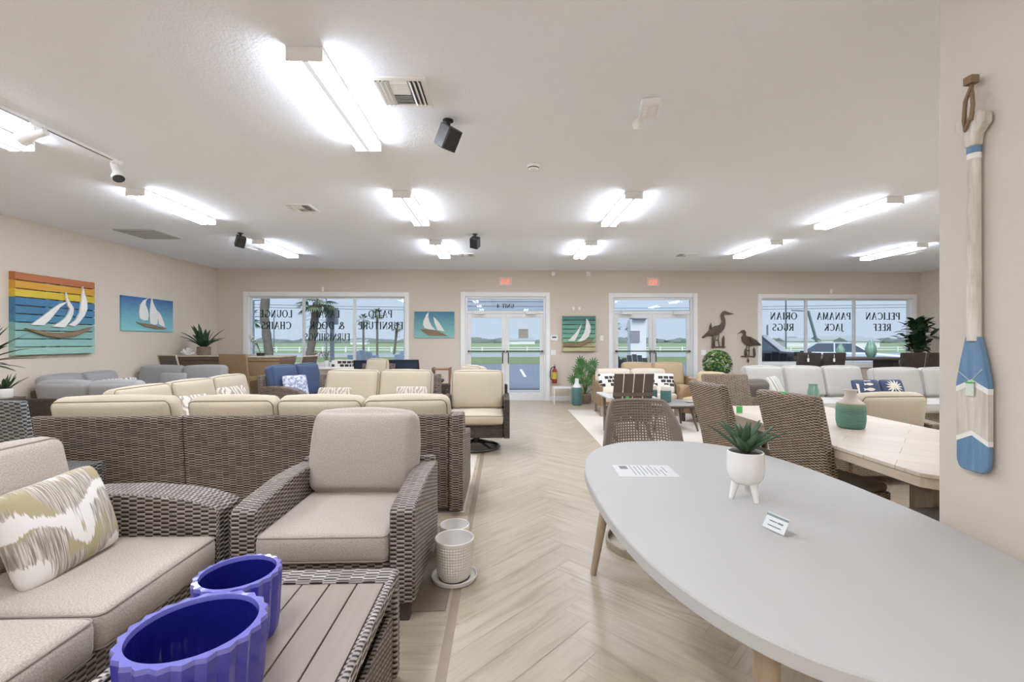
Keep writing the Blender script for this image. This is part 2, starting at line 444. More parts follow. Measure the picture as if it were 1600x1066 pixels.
# openings of the far wall: x0, x1, z0, z1
OP = dict(w1=(-5.85, -2.28, .86, 2.43), d1=(-.90, .99, 0, 2.44), d2=(2.56, 4.48, 0, 2.43), w2=(6.12, 9.81, .86, 2.42))
m = MB(); xs = [XL] + [v for k in ('w1', 'd1', 'd2', 'w2') for v in OP[k][:2]] + [XR]
for i in range(0, len(xs), 2): m.bx(xs[i], xs[i + 1], YB, YB + WT, 0, HC)
for k, (x0, x1, z0, z1) in OP.items():
    m.bx(x0, x1, YB, YB + WT, z1, HC)
    if z0 > 0: m.bx(x0, x1, YB, YB + WT, 0, z0)
struct(m.build('wall_back', K['wall'], smooth=False))
m = MB(); m.bx(XL - .16, XL, YF, YB + WT, 0, HC); struct(m.build('wall_left', K['wall'], smooth=False))
m = MB(); m.bx(XR, XR + .16, YF, YB + WT, 0, HC); struct(m.build('wall_right', K['wall'], smooth=False))
m = MB(); m.bx(XL, XR, YF - .16, YF, 0, HC); struct(m.build('wall_front', K['wall'], smooth=False))
m = MB(); m.bx(1.72, 1.86, YF, 1.748, 0, HC); struct(m.build('wall_partition', K['wallw'], smooth=False, bev=.008))
m = MB()
for a, b in ((XL, -.99), (1.08, 2.47), (4.57, XR)): m.bx(a, b, YB - .016, YB, 0, .11)
struct(m.build('baseboard_back', K['white'], bev=.004))
m = MB(); m.bx(XL, XL + .016, YF, YB - .02, 0, .11); struct(m.build('baseboard_left', K['white'], bev=.004))
m = MB(); m.bx(XR - .016, XR, YF, YB - .02, 0, .11); struct(m.build('baseboard_right', K['white'], bev=.004))
m = MB(); m.bx(1.704, 1.72, YF + .02, 1.75, 0, .11); struct(m.build('baseboard_partition', K['white'], bev=.004))

def casing(m, x0, x1, z0, z1, full):
    c = .095; y0, y1 = YB - .02, YB
    m.bx(x0 - c, x0, y0, y1, z0 - (c if full else 0), z1 + c); m.bx(x1, x1 + c, y0, y1, z0 - (c if full else 0), z1 + c)
    m.bx(x0, x1, y0, y1, z1, z1 + c)
    if full: m.bx(x0, x1, y0 - .03, y1, z0 - c, z0)
    m.bx(x0, x0 + .012, YB, YB + WT, z0, z1); m.bx(x1 - .012, x1, YB, YB + WT, z0, z1); m.bx(x0 + .012, x1 - .012, YB, YB + WT, z1 - .012, z1)
    if full: m.bx(x0 + .012, x1 - .012, YB, YB + WT, z0, z0 + .012)

# ---- serif lettering built from strokes; glyph cell is 1 high
TK, TN = .15, .06
def glyph(ch):
    S_ = lambda x0, y0, x1, y1, w: ('s', x0, y0, x1, y1, w)
    A = lambda cx, cy, rx, ry, a0, a1: ('a', cx, cy, rx, ry, a0, a1)
    st = lambda x: [S_(x, 0, x, 1, TK), S_(x - .13, .02, x + .13, .02, .04), S_(x - .13, .98, x + .13, .98, .04)]
    G = {
     'L': (st(.15) + [S_(.15, .03, .55, .03, .06), S_(.54, .0, .54, .17, .05)], .62),
     'O': ([A(.42, .5, .36, .47, 0, 360)], .84), 'U': ([S_(.15, .98, .15, .35, TK), S_(.62, .98, .62, .35, TN), A(.385, .35, .235, .32, 180, 360), S_(.02, .98, .28, .98, .04), S_(.5, .98, .74, .98, .04)], .78),
     'N': ([S_(.12, 0, .12, 1, TN), S_(.12, .97, .66, .03, TK), S_(.66, 0, .66, 1, TN), S_(0, .02, .24, .02, .04), S_(.54, .98, .8, .98, .04)], .8),
     'G': ([A(.42, .5, .36, .47, 50, 330), S_(.72, .05, .72, .42, TK), S_(.56, .43, .86, .43, .04)], .88),
     'E': (st(.15) + [S_(.15, .97, .52, .97, .06), S_(.15, .5, .45, .5, .06), S_(.15, .03, .54, .03, .06), S_(.52, .82, .52, .99, .05), S_(.54, .0, .54, .17, .05)], .62),
     'C': ([A(.42, .5, .36, .47, 45, 315), S_(.7, .74, .7, .95, .05)], .78),
     'H': (st(.15) + st(.62) + [S_(.15, .5, .62, .5, .06)], .78), 'I': (st(.15), .32),
     'A': ([S_(.36, 1, .08, 0, TN), S_(.36, 1, .68, 0, TK), S_(.2, .36, .54, .36, .05), S_(0, .02, .2, .02, .04), S_(.56, .02, .8, .02, .04)], .8),
     'R': (st(.15) + [S_(.15, .97, .38, .97, .05), A(.38, .74, .2, .23, -90, 90), S_(.15, .5, .38, .5, .05), S_(.36, .5, .66, .02, TK)], .7),
     'S': ([A(.28, .74, .2, .23, 30, 270), A(.28, .27, .22, .24, -150, 90)], .56),
     'D': (st(.15) + [A(.32, .5, .38, .47, -90, 90), S_(.15, .97, .34, .97, .05), S_(.15, .03, .34, .03, .05)], .78),
     'K': (st(.15) + [S_(.2, .45, .6, .97, TN), S_(.28, .55, .66, .02, TK)], .72),
     'F': (st(.15) + [S_(.15, .97, .52, .97, .06), S_(.15, .5, .45, .5, .06), S_(.52, .82, .52, .99, .05)], .58),
     'P': (st(.15) + [S_(.15, .97, .38, .97, .05), A(.38, .72, .2, .25, -90, 90), S_(.15, .46, .38, .46, .05)], .64),
     'T': (st(.34) + [S_(.04, .97, .64, .97, .06), S_(.05, .82, .05, .99, .05), S_(.63, .82, .63, .99, .05)], .68),
     'M': ([S_(.1, 0, .14, 1, TN), S_(.14, 1, .44, .05, TK), S_(.44, .05, .74, 1, TN), S_(.74, 1, .78, 0, TK), S_(0, .02, .22, .02, .04), S_(.66, .02, .92, .02, .04)], .92),
     'J': ([S_(.3, 1, .3, .1, TK), A(.16, .1, .14, .2, 200, 360), S_(.17, .98, .43, .98, .04)], .46),
     'X': ([S_(.08, .98, .6, .02, TK), S_(.6, .98, .08, .02, TN)], .68),
     'B': (st(.15) + [A(.34, .74, .2, .23, -90, 90), A(.34, .27, .24, .25, -90, 90)], .66),
     '&': ([A(.34, .76, .15, .2, 0, 360), A(.3, .27, .24, .25, 60, 330), S_(.3, .6, .74, .03, TK), S_(.54, .2, .7, .5, TN)], .82),
     '4': ([S_(.45, 0, .45, 1, TK), S_(.45, .97, .06, .32, TN), S_(.05, .3, .64, .3, .07)], .7), ' ': ([], .4)}
    return G[ch]
def letters(txt, xc, z0, h, y, wid=None, mirror=True, depth=.002, wsc=1.3):
    m = MB(); tot = sum(glyph(c)[1] for c in txt) + .1 * (len(txt) - 1); k = h if wid is None else wid / tot
    x = -tot / 2
    def pt(px_, py_): return (xc + (-px_ if mirror else px_) * k, z0 + py_ * h)
    for c in txt:
        g, adv = glyph(c)
        for e in g:
            if e[0] == 's':
                _, x0, y0, x1, y1, wd = e; dx, dy = x1 - x0, y1 - y0; l = math.hypot(dx, dy) or 1; a, b = -dy / l * wd / 2 * wsc, dx / l * wd / 2 * wsc
                ps = [[(x0 + a, y0 + b), (x1 + a, y1 + b), (x1 - a, y1 - b), (x0 - a, y0 - b)]]
            else:
                _, cx, cy, rx, ry, a0, a1 = e; ns = max(6, int(abs(a1 - a0) / 20)); ps = []
                for i in range(ns):
                    q = []
                    for an, sgs in ((a0 + (a1 - a0) * i / ns, (1, -1)), (a0 + (a1 - a0) * (i + 1) / ns, (-1, 1))):
                        t = R(an); th = (TN + (TK - TN) * abs(cos(t)) ** 1.5) / 2 * wsc
                        for sg in sgs: q.append((cx + (rx + sg * th - .0) * cos(t), cy + (ry + sg * min(th, .05)) * sin(t)))
                    ps.append(q)
            for p in ps: m.prism([pt(x + u, v) for u, v in p], 'y', y, y + depth)
        x += adv + .1
    return m
K['ink'] = plain('dark_green_vinyl', '12302c', .5)
def px2x(px, Y):      # x on the plane y = Y for a bearing measured in the photograph
    u = (px - 810.5) / 712; c, s = cos(R(1.9)), sin(R(1.9)); return (u * c + s) / (-u * s + c) * Y

def window(name, key, mull, texts):
    x0, x1, z0, z1 = OP[key]; m = MB(); casing(m, x0, x1, z0, z1, True)
    root = m.build(name, K['white'], bev=.004); struct(root)
    yg = YB + .10; m = MB(); f = .035
    xs = [x0 + .012] + mull + [x1 - .012]
    m.bx(xs[0], xs[-1], yg - .025, yg + .025, z0 + .012, z0 + .012 + f); m.bx(xs[0], xs[-1], yg - .025, yg + .025, z1 - .012 - f, z1 - .012)
    for i, x in enumerate(xs):
        a, b = (x, x + f) if i == 0 else ((x - f, x) if i == len(xs) - 1 else (x - .03, x + .03))
        m.bx(a, b, yg - .025, yg + .025, z0 + .012 + f, z1 - .012 - f)
    m.build('window_frame', K['alu'], root, bev=.003)
    for i in range(len(xs) - 1):
        a = xs[i] + (f if i == 0 else .03); b = xs[i + 1] - (f if i == len(xs) - 2 else .03)
        m = MB(); m.bx(a, b, yg - .003, yg + .003, z0 + .047, z1 - .047); p = m.build('glass_pane', K['glass'], root, smooth=False)
        for t, pa, pb, zz in texts[i]:
            X0, X1 = px2x(pa, yg), px2x(pb, yg)
            letters(t, (X0 + X1) / 2, zz, .17, yg - .007, X1 - X0).build('lettering', K['ink'], root, smooth=False)
    return root
Z1, Z2, Z3 = 1.945, 1.675, 1.405
window('window_1', 'w1', [px2x(472, YB), px2x(552, YB)],
       [[('LOUNGE', 406, 457, Z1), ('CHAIRS', 409, 455, Z2)], [('LANAI', 494, 531, Z1), ('& DOCK', 484, 538, Z2), ('FURNISHINGS', 476, 547, Z3)], [('PATIO', 576, 613, Z1), ('FURNITURE', 560, 630, Z2)]])
window('window_2', 'w2', [px2x(1263, YB), px2x(1339, YB)],
       [[('ORIAN', 1203, 1245, Z1 - .03), ('RUGS', 1207, 1240, Z2 - .03)], [('PANAMA', 1276, 1329, Z1 - .03), ('JACK', 1288, 1318, Z2 - .03)], [('PELICAN', 1352, 1406, Z1 - .03), ('REEF', 1364, 1392, Z2 - .03)]])
def double_door(name, key, text):
    x0, x1, z0, z1 = OP[key]; m = MB(); casing(m, x0, x1, z0, z1, False)
    root = m.build(name, K['white'], bev=.004); struct(root)
    yg = YB + .07; m = MB(); zt = 2.045
    a, b = x0 + .012, x1 - .012
    m.bx(a, a + .045, yg - .04, yg + .04, 0, z1 - .012); m.bx(b - .045, b, yg - .04, yg + .04, 0, z1 - .012)
    m.bx(a + .045, b - .045, yg - .04, yg + .04, zt, zt + .06); m.bx(a + .045, b - .045, yg - .04, yg + .04, z1 - .05, z1 - .012)
    m.bx(a + .045, b - .045, yg - .04, yg + .04, 0, .012)
    m.build('door_frame', K['alu'], root, bev=.003)
    m = MB(); m.bx(a + .045, b - .045, yg - .003, yg + .003, zt + .06, z1 - .05); m.build('transom_glass', K['glass'], root, smooth=False)
    if text: letters(text, px2x(789.5, yg), 2.17, .10, yg - .008, px2x(803, yg) - px2x(776, yg), wsc=1.5).build('lettering', K['ink'], root, smooth=False)
    c = (a + b) / 2
    for sg, u0, u1 in ((-1, a + .045, c - .003), (1, c + .003, b - .045)):
        m = MB(); s_ = .085
        m.bx(u0, u0 + s_, yg - .022, yg + .022, .015, zt - .006); m.bx(u1 - s_, u1, yg - .022, yg + .022, .015, zt - .006)
        m.bx(u0 + s_, u1 - s_, yg - .022, yg + .022, .015, .19); m.bx(u0 + s_, u1 - s_, yg - .022, yg + .022, zt - .105, zt - .006)
        leaf = m.build('door_leaf', K['alu'], root, bev=.003)
        m = MB(); m.bx(u0 + s_, u1 - s_, yg - .003, yg + .003, .19, zt - .105); m.build('glass_pane', K['glass'], leaf, smooth=False)
        m = MB(); m.tube([(u0 + .02, yg - .09, 1.16), (u1 - .02, yg - .09, 1.16)], .013); m.box((u0 + .03, yg - .055, 1.16), (.03, .07, .04)); m.box((u1 - .03, yg - .055, 1.16), (.03, .07, .04))
        m.build('push_bar', K['bronze'], leaf)
        hx = u1 - s_ + .02 if sg < 0 else u0 + s_ - .02
        m = MB(); m.tube([(hx, yg - .03, 1.12), (hx, yg - .07, 1.12), (hx, yg - .07, .88), (hx, yg - .03, .88)], .012); m.build('pull_handle', K['bronze'], leaf)
        cx = (u0 + u1) / 2 - sg * (-.16)
        m = MB(); m.bx(cx - .13, cx + .13, yg - .10, yg - .04, zt - .02, zt + .05); m.tube([(cx, yg - .08, zt - .03), (cx + sg * .12, yg - .14, zt - .045), (cx - sg * .1, yg - .05, zt - .05)], .009)
        m.build('door_closer', K['alu'], leaf, bev=.006)
double_door('door_1', 'd1', 'UNIT 4'); double_door('door_2', 'd2', None)

# ---------------------------------------------------------------- ceiling lamps
def lamp():
    root = thing('ceiling_light', 'x', 'ceiling light')
    m = MB(); m.bx(-.085, .085, .006, 1.214, -.03, 0); m.build('housing', K['whitem'], root, bev=.003)
    pr = [(-.1, -.028), (-.1, -.07), (-.085, -.082), (-.03, -.084), (0, -.080), (.03, -.084), (.085, -.082), (.1, -.07), (.1, -.028), (.086, -.028)]
    pr = [(-.1, -.012), (-.1, -.036), (-.1, -.068), (-.088, -.08), (-.018, -.08), (0, -.077), (.018, -.08), (.088, -.08), (.1, -.068), (.1, -.036), (.1, -.012)]
    m = MB(); m.prism(pr, 'y', .008, 1.212); 
    m.m = [0 if abs(sum((m.v[i].z for i in f)) / len(f)) > .072 else 1 for f in m.f]
    for k, f in enumerate(m.f):
        if m.m[k] == 0 and all(abs(m.v[i].x) < .0185 for i in f): m.m[k] = 2
        if sum(m.v[i].z for i in f) / len(f) > -.034: m.m[k] = 3
    m.build('diffuser', [K['lamp'], K['lamps'], K['lampc'], K['whitem']], root, smooth=False)
    for y in (0, 1.212): 
        m = MB(); m.bx(-.102, .102, y, y + .008, -.083, -.004); m.build('end_cap', K['lampend'] if y == 0 else K['lampend'], root)
    return root
LX = [-3.975, -1.115, 1.44, 4.46, 7.03]; LN = ['left', 'second from left', 'middle', 'fourth', 'right']
spots = [(-1.115, 2.585, 'large fluorescent wraparound ceiling light nearest the camera, beside the square vent'),
 (-3.975, 2.68, 'fluorescent ceiling light cut by the left edge behind the track spotlight'),
 (-3.975, 5.05, 'fluorescent ceiling light above the striped sailboat art, near the left wall'),
 (-1.115, 5.03, 'fluorescent ceiling light left of the smoke detector, second in its line'),
 (1.44, 4.985, 'fluorescent ceiling light below the emergency light, near the room middle'),
 (4.46, 5.04, 'long fluorescent ceiling light on the right, nearer of its line'),
 (-3.975, 7.52, 'fluorescent ceiling light behind the black speaker at the far left'),
 (-1.115, 7.49, 'small far fluorescent ceiling light just left of the far black speaker'),
 (1.44, 7.44, 'small far fluorescent ceiling light between the two exit signs'),
 (4.46, 7.30, 'far fluorescent ceiling light above the heron sculptures'),
 (7.03, 7.42, 'fluorescent ceiling light above the right window by the right wall')]
L0 = lamp()
for i, (x, y, lb) in enumerate(spots):
    o = L0 if i == 0 else dup(L0, (x, y, HC)); o.location = (x, y, HC); o['label'] = lb; o['group'] = 'ceiling fluorescent lights'
back = [(-3.975, .2), (7.03, 4.95), (4.46, 2.4), (-3.975, -2.2), (-1.115, -2.2), (1.44 - .3, -2.2), (4.46, -.2), (7.03, 2.4), (7.03, -.2), (-1.115, .15)]
for x, y in back: dup(L0, (x, y, HC), None, 'fluorescent ceiling light outside the photographed part of the shop', 'ceiling lights behind the camera')

# vents
def vent(cx, cy, s, label, dark='vent_dark'):
    root = thing('ceiling_vent', label, 'vent', (cx, cy, HC), 0, 'ceiling air vents')
    m = MB(); h = s / 2; b = .035
    for a in ((-h, h, -h, -h + b), (-h, h, h - b, h), (-h, -h + b, -h + b, h - b), (h - b, h, -h + b, h - b)): m.bx(a[0], a[1], a[2], a[3], -.012, 0)
    m.build('frame', K['white'], root, bev=.003)
    m = MB(); m.bx(-h + b, h - b, -h + b, h - b, -.003, -.001); m.build('backing', K['dgrey'], root)
    m = MB(); e = h - b - .002
    for k in range(3):
        for sg in (-1, 1):
            x = sg * (e - .018 - k * .028); m.box((x, 0, -.010), (.004, 2 * e, .024), TR(0, 0, 0))
            m.v[-8:] = [Vector((p.x + (-sg) * (p.z + .01) * .9, p.y, p.z)) for p in m.v[-8:]]
    iw = e - .085
    for k in range(12):
        y = -e + .014 + k * (2 * e - .028) / 11; m.box((0, y, -.010), (2 * iw, .003, .018))
        sg = 1 if k > 5 else -1
        m.v[-8:] = [Vector((p.x, p.y + sg * (p.z + .01) * 1.1, p.z)) for p in m.v[-8:]]
    m.build('louvers', K['white'], root)
vent(-.67, 3.04, .36, 'square white ceiling air vent beside the nearest long light')
vent(-2.5, 5.72, .33, 'small ceiling air vent between the two left light lines')
vent(-4.35, 8.2, .33, 'tiny far ceiling vent near the black speaker at left')
vent(-.72, 8.75, .33, 'tiny far ceiling vent right of the far light above the doors')
vent(3.46, 8.6, .33, 'small far ceiling vent left of the heron side light')
vent(7.55, 8.3, .33, 'small ceiling vent close beneath the rightmost light')
m = MB(); m.bx(-.3, .3, -.3, .3, -.015, 0); m.bx(-.26, .26, -.26, .26, -.019, -.015); o = m.build('ceiling_hatch', plain('return_grille_grey', 'b9b9b7', .7), None, bev=.003); o.location = (-5.45, 7.2, HC)
tag(o, 'pale grey flat square ceiling panel near the left wall', 'ceiling panel')

def speaker(loc, rot, label):
    root = thing('ceiling_speaker', label, 'speaker', loc, 0, 'black ceiling speakers')
    mx = TR(0, 0, -.13) @ RZ(rot[2]) @ RX(rot[0]) @ RY(rot[1])
    m = MB(); m.box((0, 0, 0), (.13, .12, .16), mx); m.build('cabinet', K['dgrey'], root, bev=.008)
    m = MB(); m.box((0, -.062, 0), (.115, .006, .145), mx); m.build('grille', K['black'], root, bev=.002)
    m = MB(); m.lathe([(.001, -.05), (.018, -.05), (.018, -.012), (.04, -.008), (.04, 0), (.001, 0)], 16); m.build('mount', K['black'], root)
speaker((-.415, 3.42, HC), (35, 0, 48), 'black cube speaker hanging from the ceiling right of the near vent')
speaker((-4.02, 7.1, HC), (30, 10, 35), 'black cube speaker hanging over the left side lights')
speaker((-.44, 7.05, HC), (35, 20, -30), 'small black speaker hanging far back above the main door')
root = thing('smoke_detector', 'round white smoke detector in the middle of the ceiling', 'smoke detector', (.28, 4.28, HC))
m = MB(); m.lathe([(.001, -.045), (.035, -.045), (.05, -.03), (.058, -.012), (.06, 0)], 24); m.build('cover', K['whitem'], root)
m = MB(); m.lathe([(.050, -.028), (.0545, -.022), (.052, -.03)], 24); m.build('vent_slots', K['dgrey'], root)
root = thing('emergency_light', 'white emergency light with two lamp heads on the ceiling', 'emergency light', (1.0, 3.16, HC))
m = MB(); m.box((.02, 0, -.025), (.13, .22, .05), RZ(-12)); m.build('case', K['white'], root, bev=.01)
m = MB()
for k in range(4): 
    for j in range(2): m.lathe([(.001, -.006), (.016, -.004), (.018, 0)], 10, (-.01 + j * .05, -.06 + k * .035, -.05), RZ(-12))
m.build('lamp_lens', K['whitem'], root)
m = MB(); m.lathe([(.001, -.045), (.03, -.04), (.045, 0), (.02, .03), (.001, .03)], 16, (0, 0, 0), TR(-.01, .16, -.05) @ RX(20)); m.build('lamp_head', K['white'], root)
# track
root = thing('track_light', 'white ceiling track rail with spotlights at the upper left', 'track light', (-3.53, 3.55, HC))
m = MB(); m.bx(-.018, .018, -1.1, .78, -.018, 0); m.build('rail', K['whitem'], root); m = MB(); m.bx(-.006, .006, -1.1, .76, -.0195, -.018); m.build('slot', K['black'], root)
def spot(y, rz, tilt):
    o = bpy.data.objects.new('spotlight_head', None); COL.objects.link(o); o.parent = root; o.location = (0, y, 0)
    m = MB(); m.bx(-.016, .016, -.04, .04, -.035, -.018); m.tube([(0, 0, -.03), (0, 0, -.085)], .008); m.build('bracket', K['whitem'], o)
    mx = TR(0, 0, -.10) @ RZ(rz) @ RX(tilt)
    m = MB(); m.lathe([(.001, .09), (.026, .088), (.028, .0), (.034, -.03), (.05, -.07), (.052, -.1), (.046, -.1), (.04, -.085), (.001, -.08)], 24, mx=mx); m.build('shade', K['whitem'], o)
    m = MB(); m.lathe([(.045, -.101), (.039, -.09), (.001, -.088)], 24, mx=mx); m.build('bulb', K['dgrey'], o)
spot(0.0, -90, -72); spot(.72, 60, -35)

# ---------------------------------------------------------------- far wall fixtures
def exit_sign(x, label):
    root = thing('exit_sign', label, 'exit sign', (x, YB, 2.78), 0, 'exit signs')
    m = MB(); m.bx(-.155, .155, -.045, 0, -.10, .10); m.build('case', plain('exit_case', 'ead9cf', .5) if 'exit_case' not in bpy.data.materials else bpy.data.materials['exit_case'], root, bev=.01)
    m = letters('EXIT', 0, -.055, .11, -.048, .2, mirror=False, wsc=1.3); m.build('lettering', K['red'], root, smooth=False)
K['red'] = emis('exit_red', 'e8674f', 1.0)
exit_sign(.05, 'red lettered exit sign above the left double door'); exit_sign(3.51, 'red lettered exit sign above the right double door')
def plate(n, x, z, wd, h, lb, cat, d=.02, mt='white'):
    m = MB(); m.bx(-wd / 2, wd / 2, -d, 0, -h / 2, h / 2); o = m.build(n, K[mt], None, bev=.004); o.location = (x, YB, z); tag(o, lb, cat); return o
o = plate('thermostat', 1.18, 1.47, .17, .13, 'white thermostat on the wall right of the main door', 'thermostat', .03)
m = MB(); m.bx(-.05, .05, -.033, -.029, .0, .035); m.build('display', K['dgrey'], o)
plate('light_switch', 1.16, 1.13, .12, .12, 'white light switch below the thermostat', 'light switch', .012)
plate('light_switch', 2.3, 1.47, .075, .12, 'white light switch beside the green sailboat panel', 'light switch', .012)
plate('light_switch', 4.72, 1.13, .12, .12, 'white light switch left of the tall heron', 'light switch', .012)
plate('motion_sensor', 1.16, 2.97, .09, .1, 'beige wall sensor near the ceiling, left of its twin', 'sensor', .05)
plate('motion_sensor', 1.98, 2.97, .09, .1, 'beige wall sensor near the ceiling, right of its twin', 'sensor', .05)
plate('wall_sensor', 1.63, 2.16, .05, .08, 'small white box above green sailboat panel, left of the pair', 'sensor', .03)
plate('wall_sensor', 1.77, 2.16, .05, .08, 'small white box above green sailboat panel, right of the pair', 'sensor', .03)
plate('wall_sensor', -4.15, 2.59, .04, .1, 'small white sensor clip above the left window', 'sensor', .03)
plate('wall_sensor', 7.8, 2.58, .04, .1, 'small white sensor clip above the right window', 'sensor', .03)
# fire extinguisher
root = thing('fire_extinguisher', 'red and yellow labelled fire extinguisher hung beside the main door', 'fire extinguisher', (1.18, YB - .09, .42))
K['redp'] = plain('red_paint', '8f3226', .35)
m = MB(); m.lathe([(.001, 0), (.055, 0), (.06, .02), (.06, .27), (.045, .32), (.02, .34), (.02, .37), (.001, .37)], 20); m.build('cylinder', K['redp'], root)
m = MB(); m.lathe([(.0615, .1), (.0615, .26)], 20); m.build('label_band', plain('yellow_label', 'cbae4e', .5), root)
m = MB(); m.box((0, -.01, .385), (.03, .09, .03)); m.box((0, -.03, .42), (.02, .1, .012)); m.build('valve', K['black'], root, bev=.003)
m = MB(); m.tube([(0, 0, .38), (-.06, 0, .37), (-.1, 0, .28), (-.1, 0, .14), (-.07, -.01, .08)], .01); m.build('hose', K['black'], root)
m = MB(); m.bx(-.03, .03, .06, .088, .1, .3); m.build('bracket', K['black'], root)

# ---------------------------------------------------------------- wall art
def art(name, label, loc, rz, wd, h, kind):
    root = thing(name, label, 'wall art', loc, rz, None); return root
K['sail'] = plain('white_painted_wood', 'eceae4', .55); K['drift'] = wood('driftwood', '6f5b45', '9c8466', 1.5, .8)
def pallet(label, loc, rz, wd, h, cols, sails, hull, gaps):
    root = thing('pallet_art', label, 'wall art', loc, rz)
    n = len(cols); sh = h / n
    for i, c in enumerate(cols):
        m = MB(); z = h / 2 - (i + 1) * sh
        m.bx(-wd / 2, wd / 2, -.085, -.065, z + gaps / 2, z + sh - gaps / 2)
        mt = wood('slat_paint_%d_%d' % (round(wd * 100), i), c[0], c[1], .6, .6); m.build('slat', mt, root, bev=.002)
        m = MB()
        for x in (-wd / 2, wd / 2 - .03): m.bx(x, x + .03, -.065, 0, z, z + sh)
        m.build('end_block', mt, root)
    for x in (-wd * .12, wd * .06):
        m = MB(); m.bx(x - .02, x + .02, -.0645, 0, -h / 2, h / 2); m.build('batten', wood('batten_%d' % round(x * 100), cols[-3][0], cols[-3][1], 1, .7), root)
    for s_ in sails:
        m = MB(); m.prism([(a * wd, b * h) for a, b in s_], 'y', -.112, -.086); m.build('sail', K['sail'], root, bev=.003, smooth=False)
    m = MB(); m.prism([(a * wd, b * h) for a, b in hull], 'y', -.125, -.086); m.build('hull', K['drift'], root, bev=.006)
    return root
def arc(p0, p1, bul, n=8):
    """points from p0 to p1 bulging sideways"""
    dx, dy = p1[0] - p0[0], p1[1] - p0[1]
    return [(p0[0] + dx * t / n - dy * bul * 4 * (t / n) * (1 - t / n), p0[1] + dy * t / n + dx * bul * 4 * (t / n) * (1 - t / n)) for t in range(n)]
def shp(*segs):
    o = []
    for p0, p1, b in segs: o += arc(p0, p1, b)
    return o
Kp = [('c07848', 'a8623a'), ('d9a83c', 'c8902c'), ('d8c23e', 'cfa92f'), ('3b6f96', '4a7fa3'), ('386a8f', '4c83a5'), ('4f8aa3', '3c7996'), ('8fb3aa', '74a29f'), ('92b9ae', '7dada5'), ('95bcb2', '82b1aa'), ('a3c6b8', '90b8ac')]
hull1 = shp(((-.42, -.12), (.05, -.20), .02), ((.05, -.20), (.46, -.08), .03), ((.46, -.08), (.05, -.12), -.03), ((.05, -.12), (-.42, -.12), -.03))
pallet('orange, yellow and blue slatted pallet art with white sailboat on left wall', (XL, 6.82, 1.765), 90, 1.17, 1.12, Kp,
  [[(.31, .42), (.33, .33), (.365, .22), (.37, .12), (.33, .02), (.25, -.08), (.19, -.13), (.11, -.12), (.2, -.05), (.26, .06), (.28, .17), (.29, .28)],
   [(.08, .32), (.1, .23), (.14, .17), (.18, .11), (.17, .03), (.13, -.06), (.06, -.15), (-.1, -.14), (.0, -.08), (.07, -.02), (.11, .05), (.13, .1), (.1, .14), (.09, .2), (.075, .26)],
   [(.1, .19), (.0, .16), (-.1, .08), (-.2, -.01), (-.35, -.13), (-.2, -.13), (-.12, -.05), (-.06, .03), (.0, .11)]], [(-.42, -.17), (-.3, -.19), (-.1, -.22), (.05, -.22), (.2, -.2), (.32, -.16), (.44, -.13), (.36, -.19), (.2, -.26), (0, -.29), (-.2, -.26), (-.34, -.21)], .014)
Kg = [('4a7f77', '3f716b'), ('5f9484', '4d8074'), ('6a9f8c', '588f7f'), ('70a692', '5f9684'), ('7aae98', '699e89'), ('8cb890', '7aa882'), ('b9b488', 'a8a278'), ('c2bb92', 'b0a87f')]
pallet('green slatted pallet art with white sailboat between the two doors', (1.755, YB, 1.57), 0, .77, .83, Kg,
  [[(.22, .43), (.29, .33), (.34, .2), (.34, .05), (.28, -.08), (.18, -.17), (.06, -.22), (-.08, -.22), (.05, -.12), (.14, .02), (.19, .18)],
   [(.09, .3), (-.1, .03), (-.34, -.2), (-.14, -.21), (-.02, 0)]],
  [(-.48, -.27), (-.2, -.26), (.05, -.24), (.25, -.17), (.47, -.1), (.36, -.2), (.2, -.29), (.05, -.35), (-.2, -.37), (-.48, -.34)], .014)
def canvas(label, loc, rz, wd, h, top, bot, sails, hull):
    root = thing('canvas_art', label, 'wall art', loc, rz)
    g = N('canvas_paint_%d' % round(wd * 1000)); x = g.n('SeparateXYZ'); g.l(g.ob(), x.inputs[0])
    t = g.m('ADD', g.m('ADD', g.m('DIVIDE', x.outputs[2], h), .5), g.m('MULTIPLY', g.m('SUBTRACT', g.noise(g.mapping(g.ob(), (2, 2, 12)), 2, 3), .5), .25))
    mt = g.set(g.ramp(t, [(0, lin(bot)), (1, lin(top))]), .5)
    m = MB(); m.bx(-wd / 2, wd / 2, -.03, 0, -h / 2, h / 2); m.build('canvas', mt, root, bev=.003)
    for s_ in sails:
        m = MB(); m.prism([(a * wd, b * h) for a, b in s_], 'y', -.045, -.031); m.build('sail', K['sail'], root, bev=.002, smooth=False)
    m = MB(); m.prism([(a * wd, b * h) for a, b in hull], 'y', -.052, -.031); m.build('hull', K['drift'], root, bev=.004)
canvas('blue canvas with three white sails on left wall near corner', (XL, 8.58, 1.88), 90, 1.21, .605, '38629a', '8acaca',
  [[(-.02, .5), (-.12, .42), (-.18, .28), (-.2, .08), (-.19, -.12), (-.12, -.18), (-.04, -.17), (-.02, -.02), (-.04, .14), (-.08, .3), (-.07, .42)],
   [(.04, .56), (.02, .34), (.0, .05), (.01, -.26), (.09, -.3), (.15, -.27), (.17, -.05), (.14, .15), (.07, .36)],
   [(.15, .16), (.16, 0), (.19, -.28), (.32, -.38), (.27, -.14), (.22, .04)]],
  [(-.26, -.24), (-.1, -.27), (.1, -.31), (.2, -.35), (.35, -.4), (.25, -.43), (.08, -.42), (-.1, -.36)])
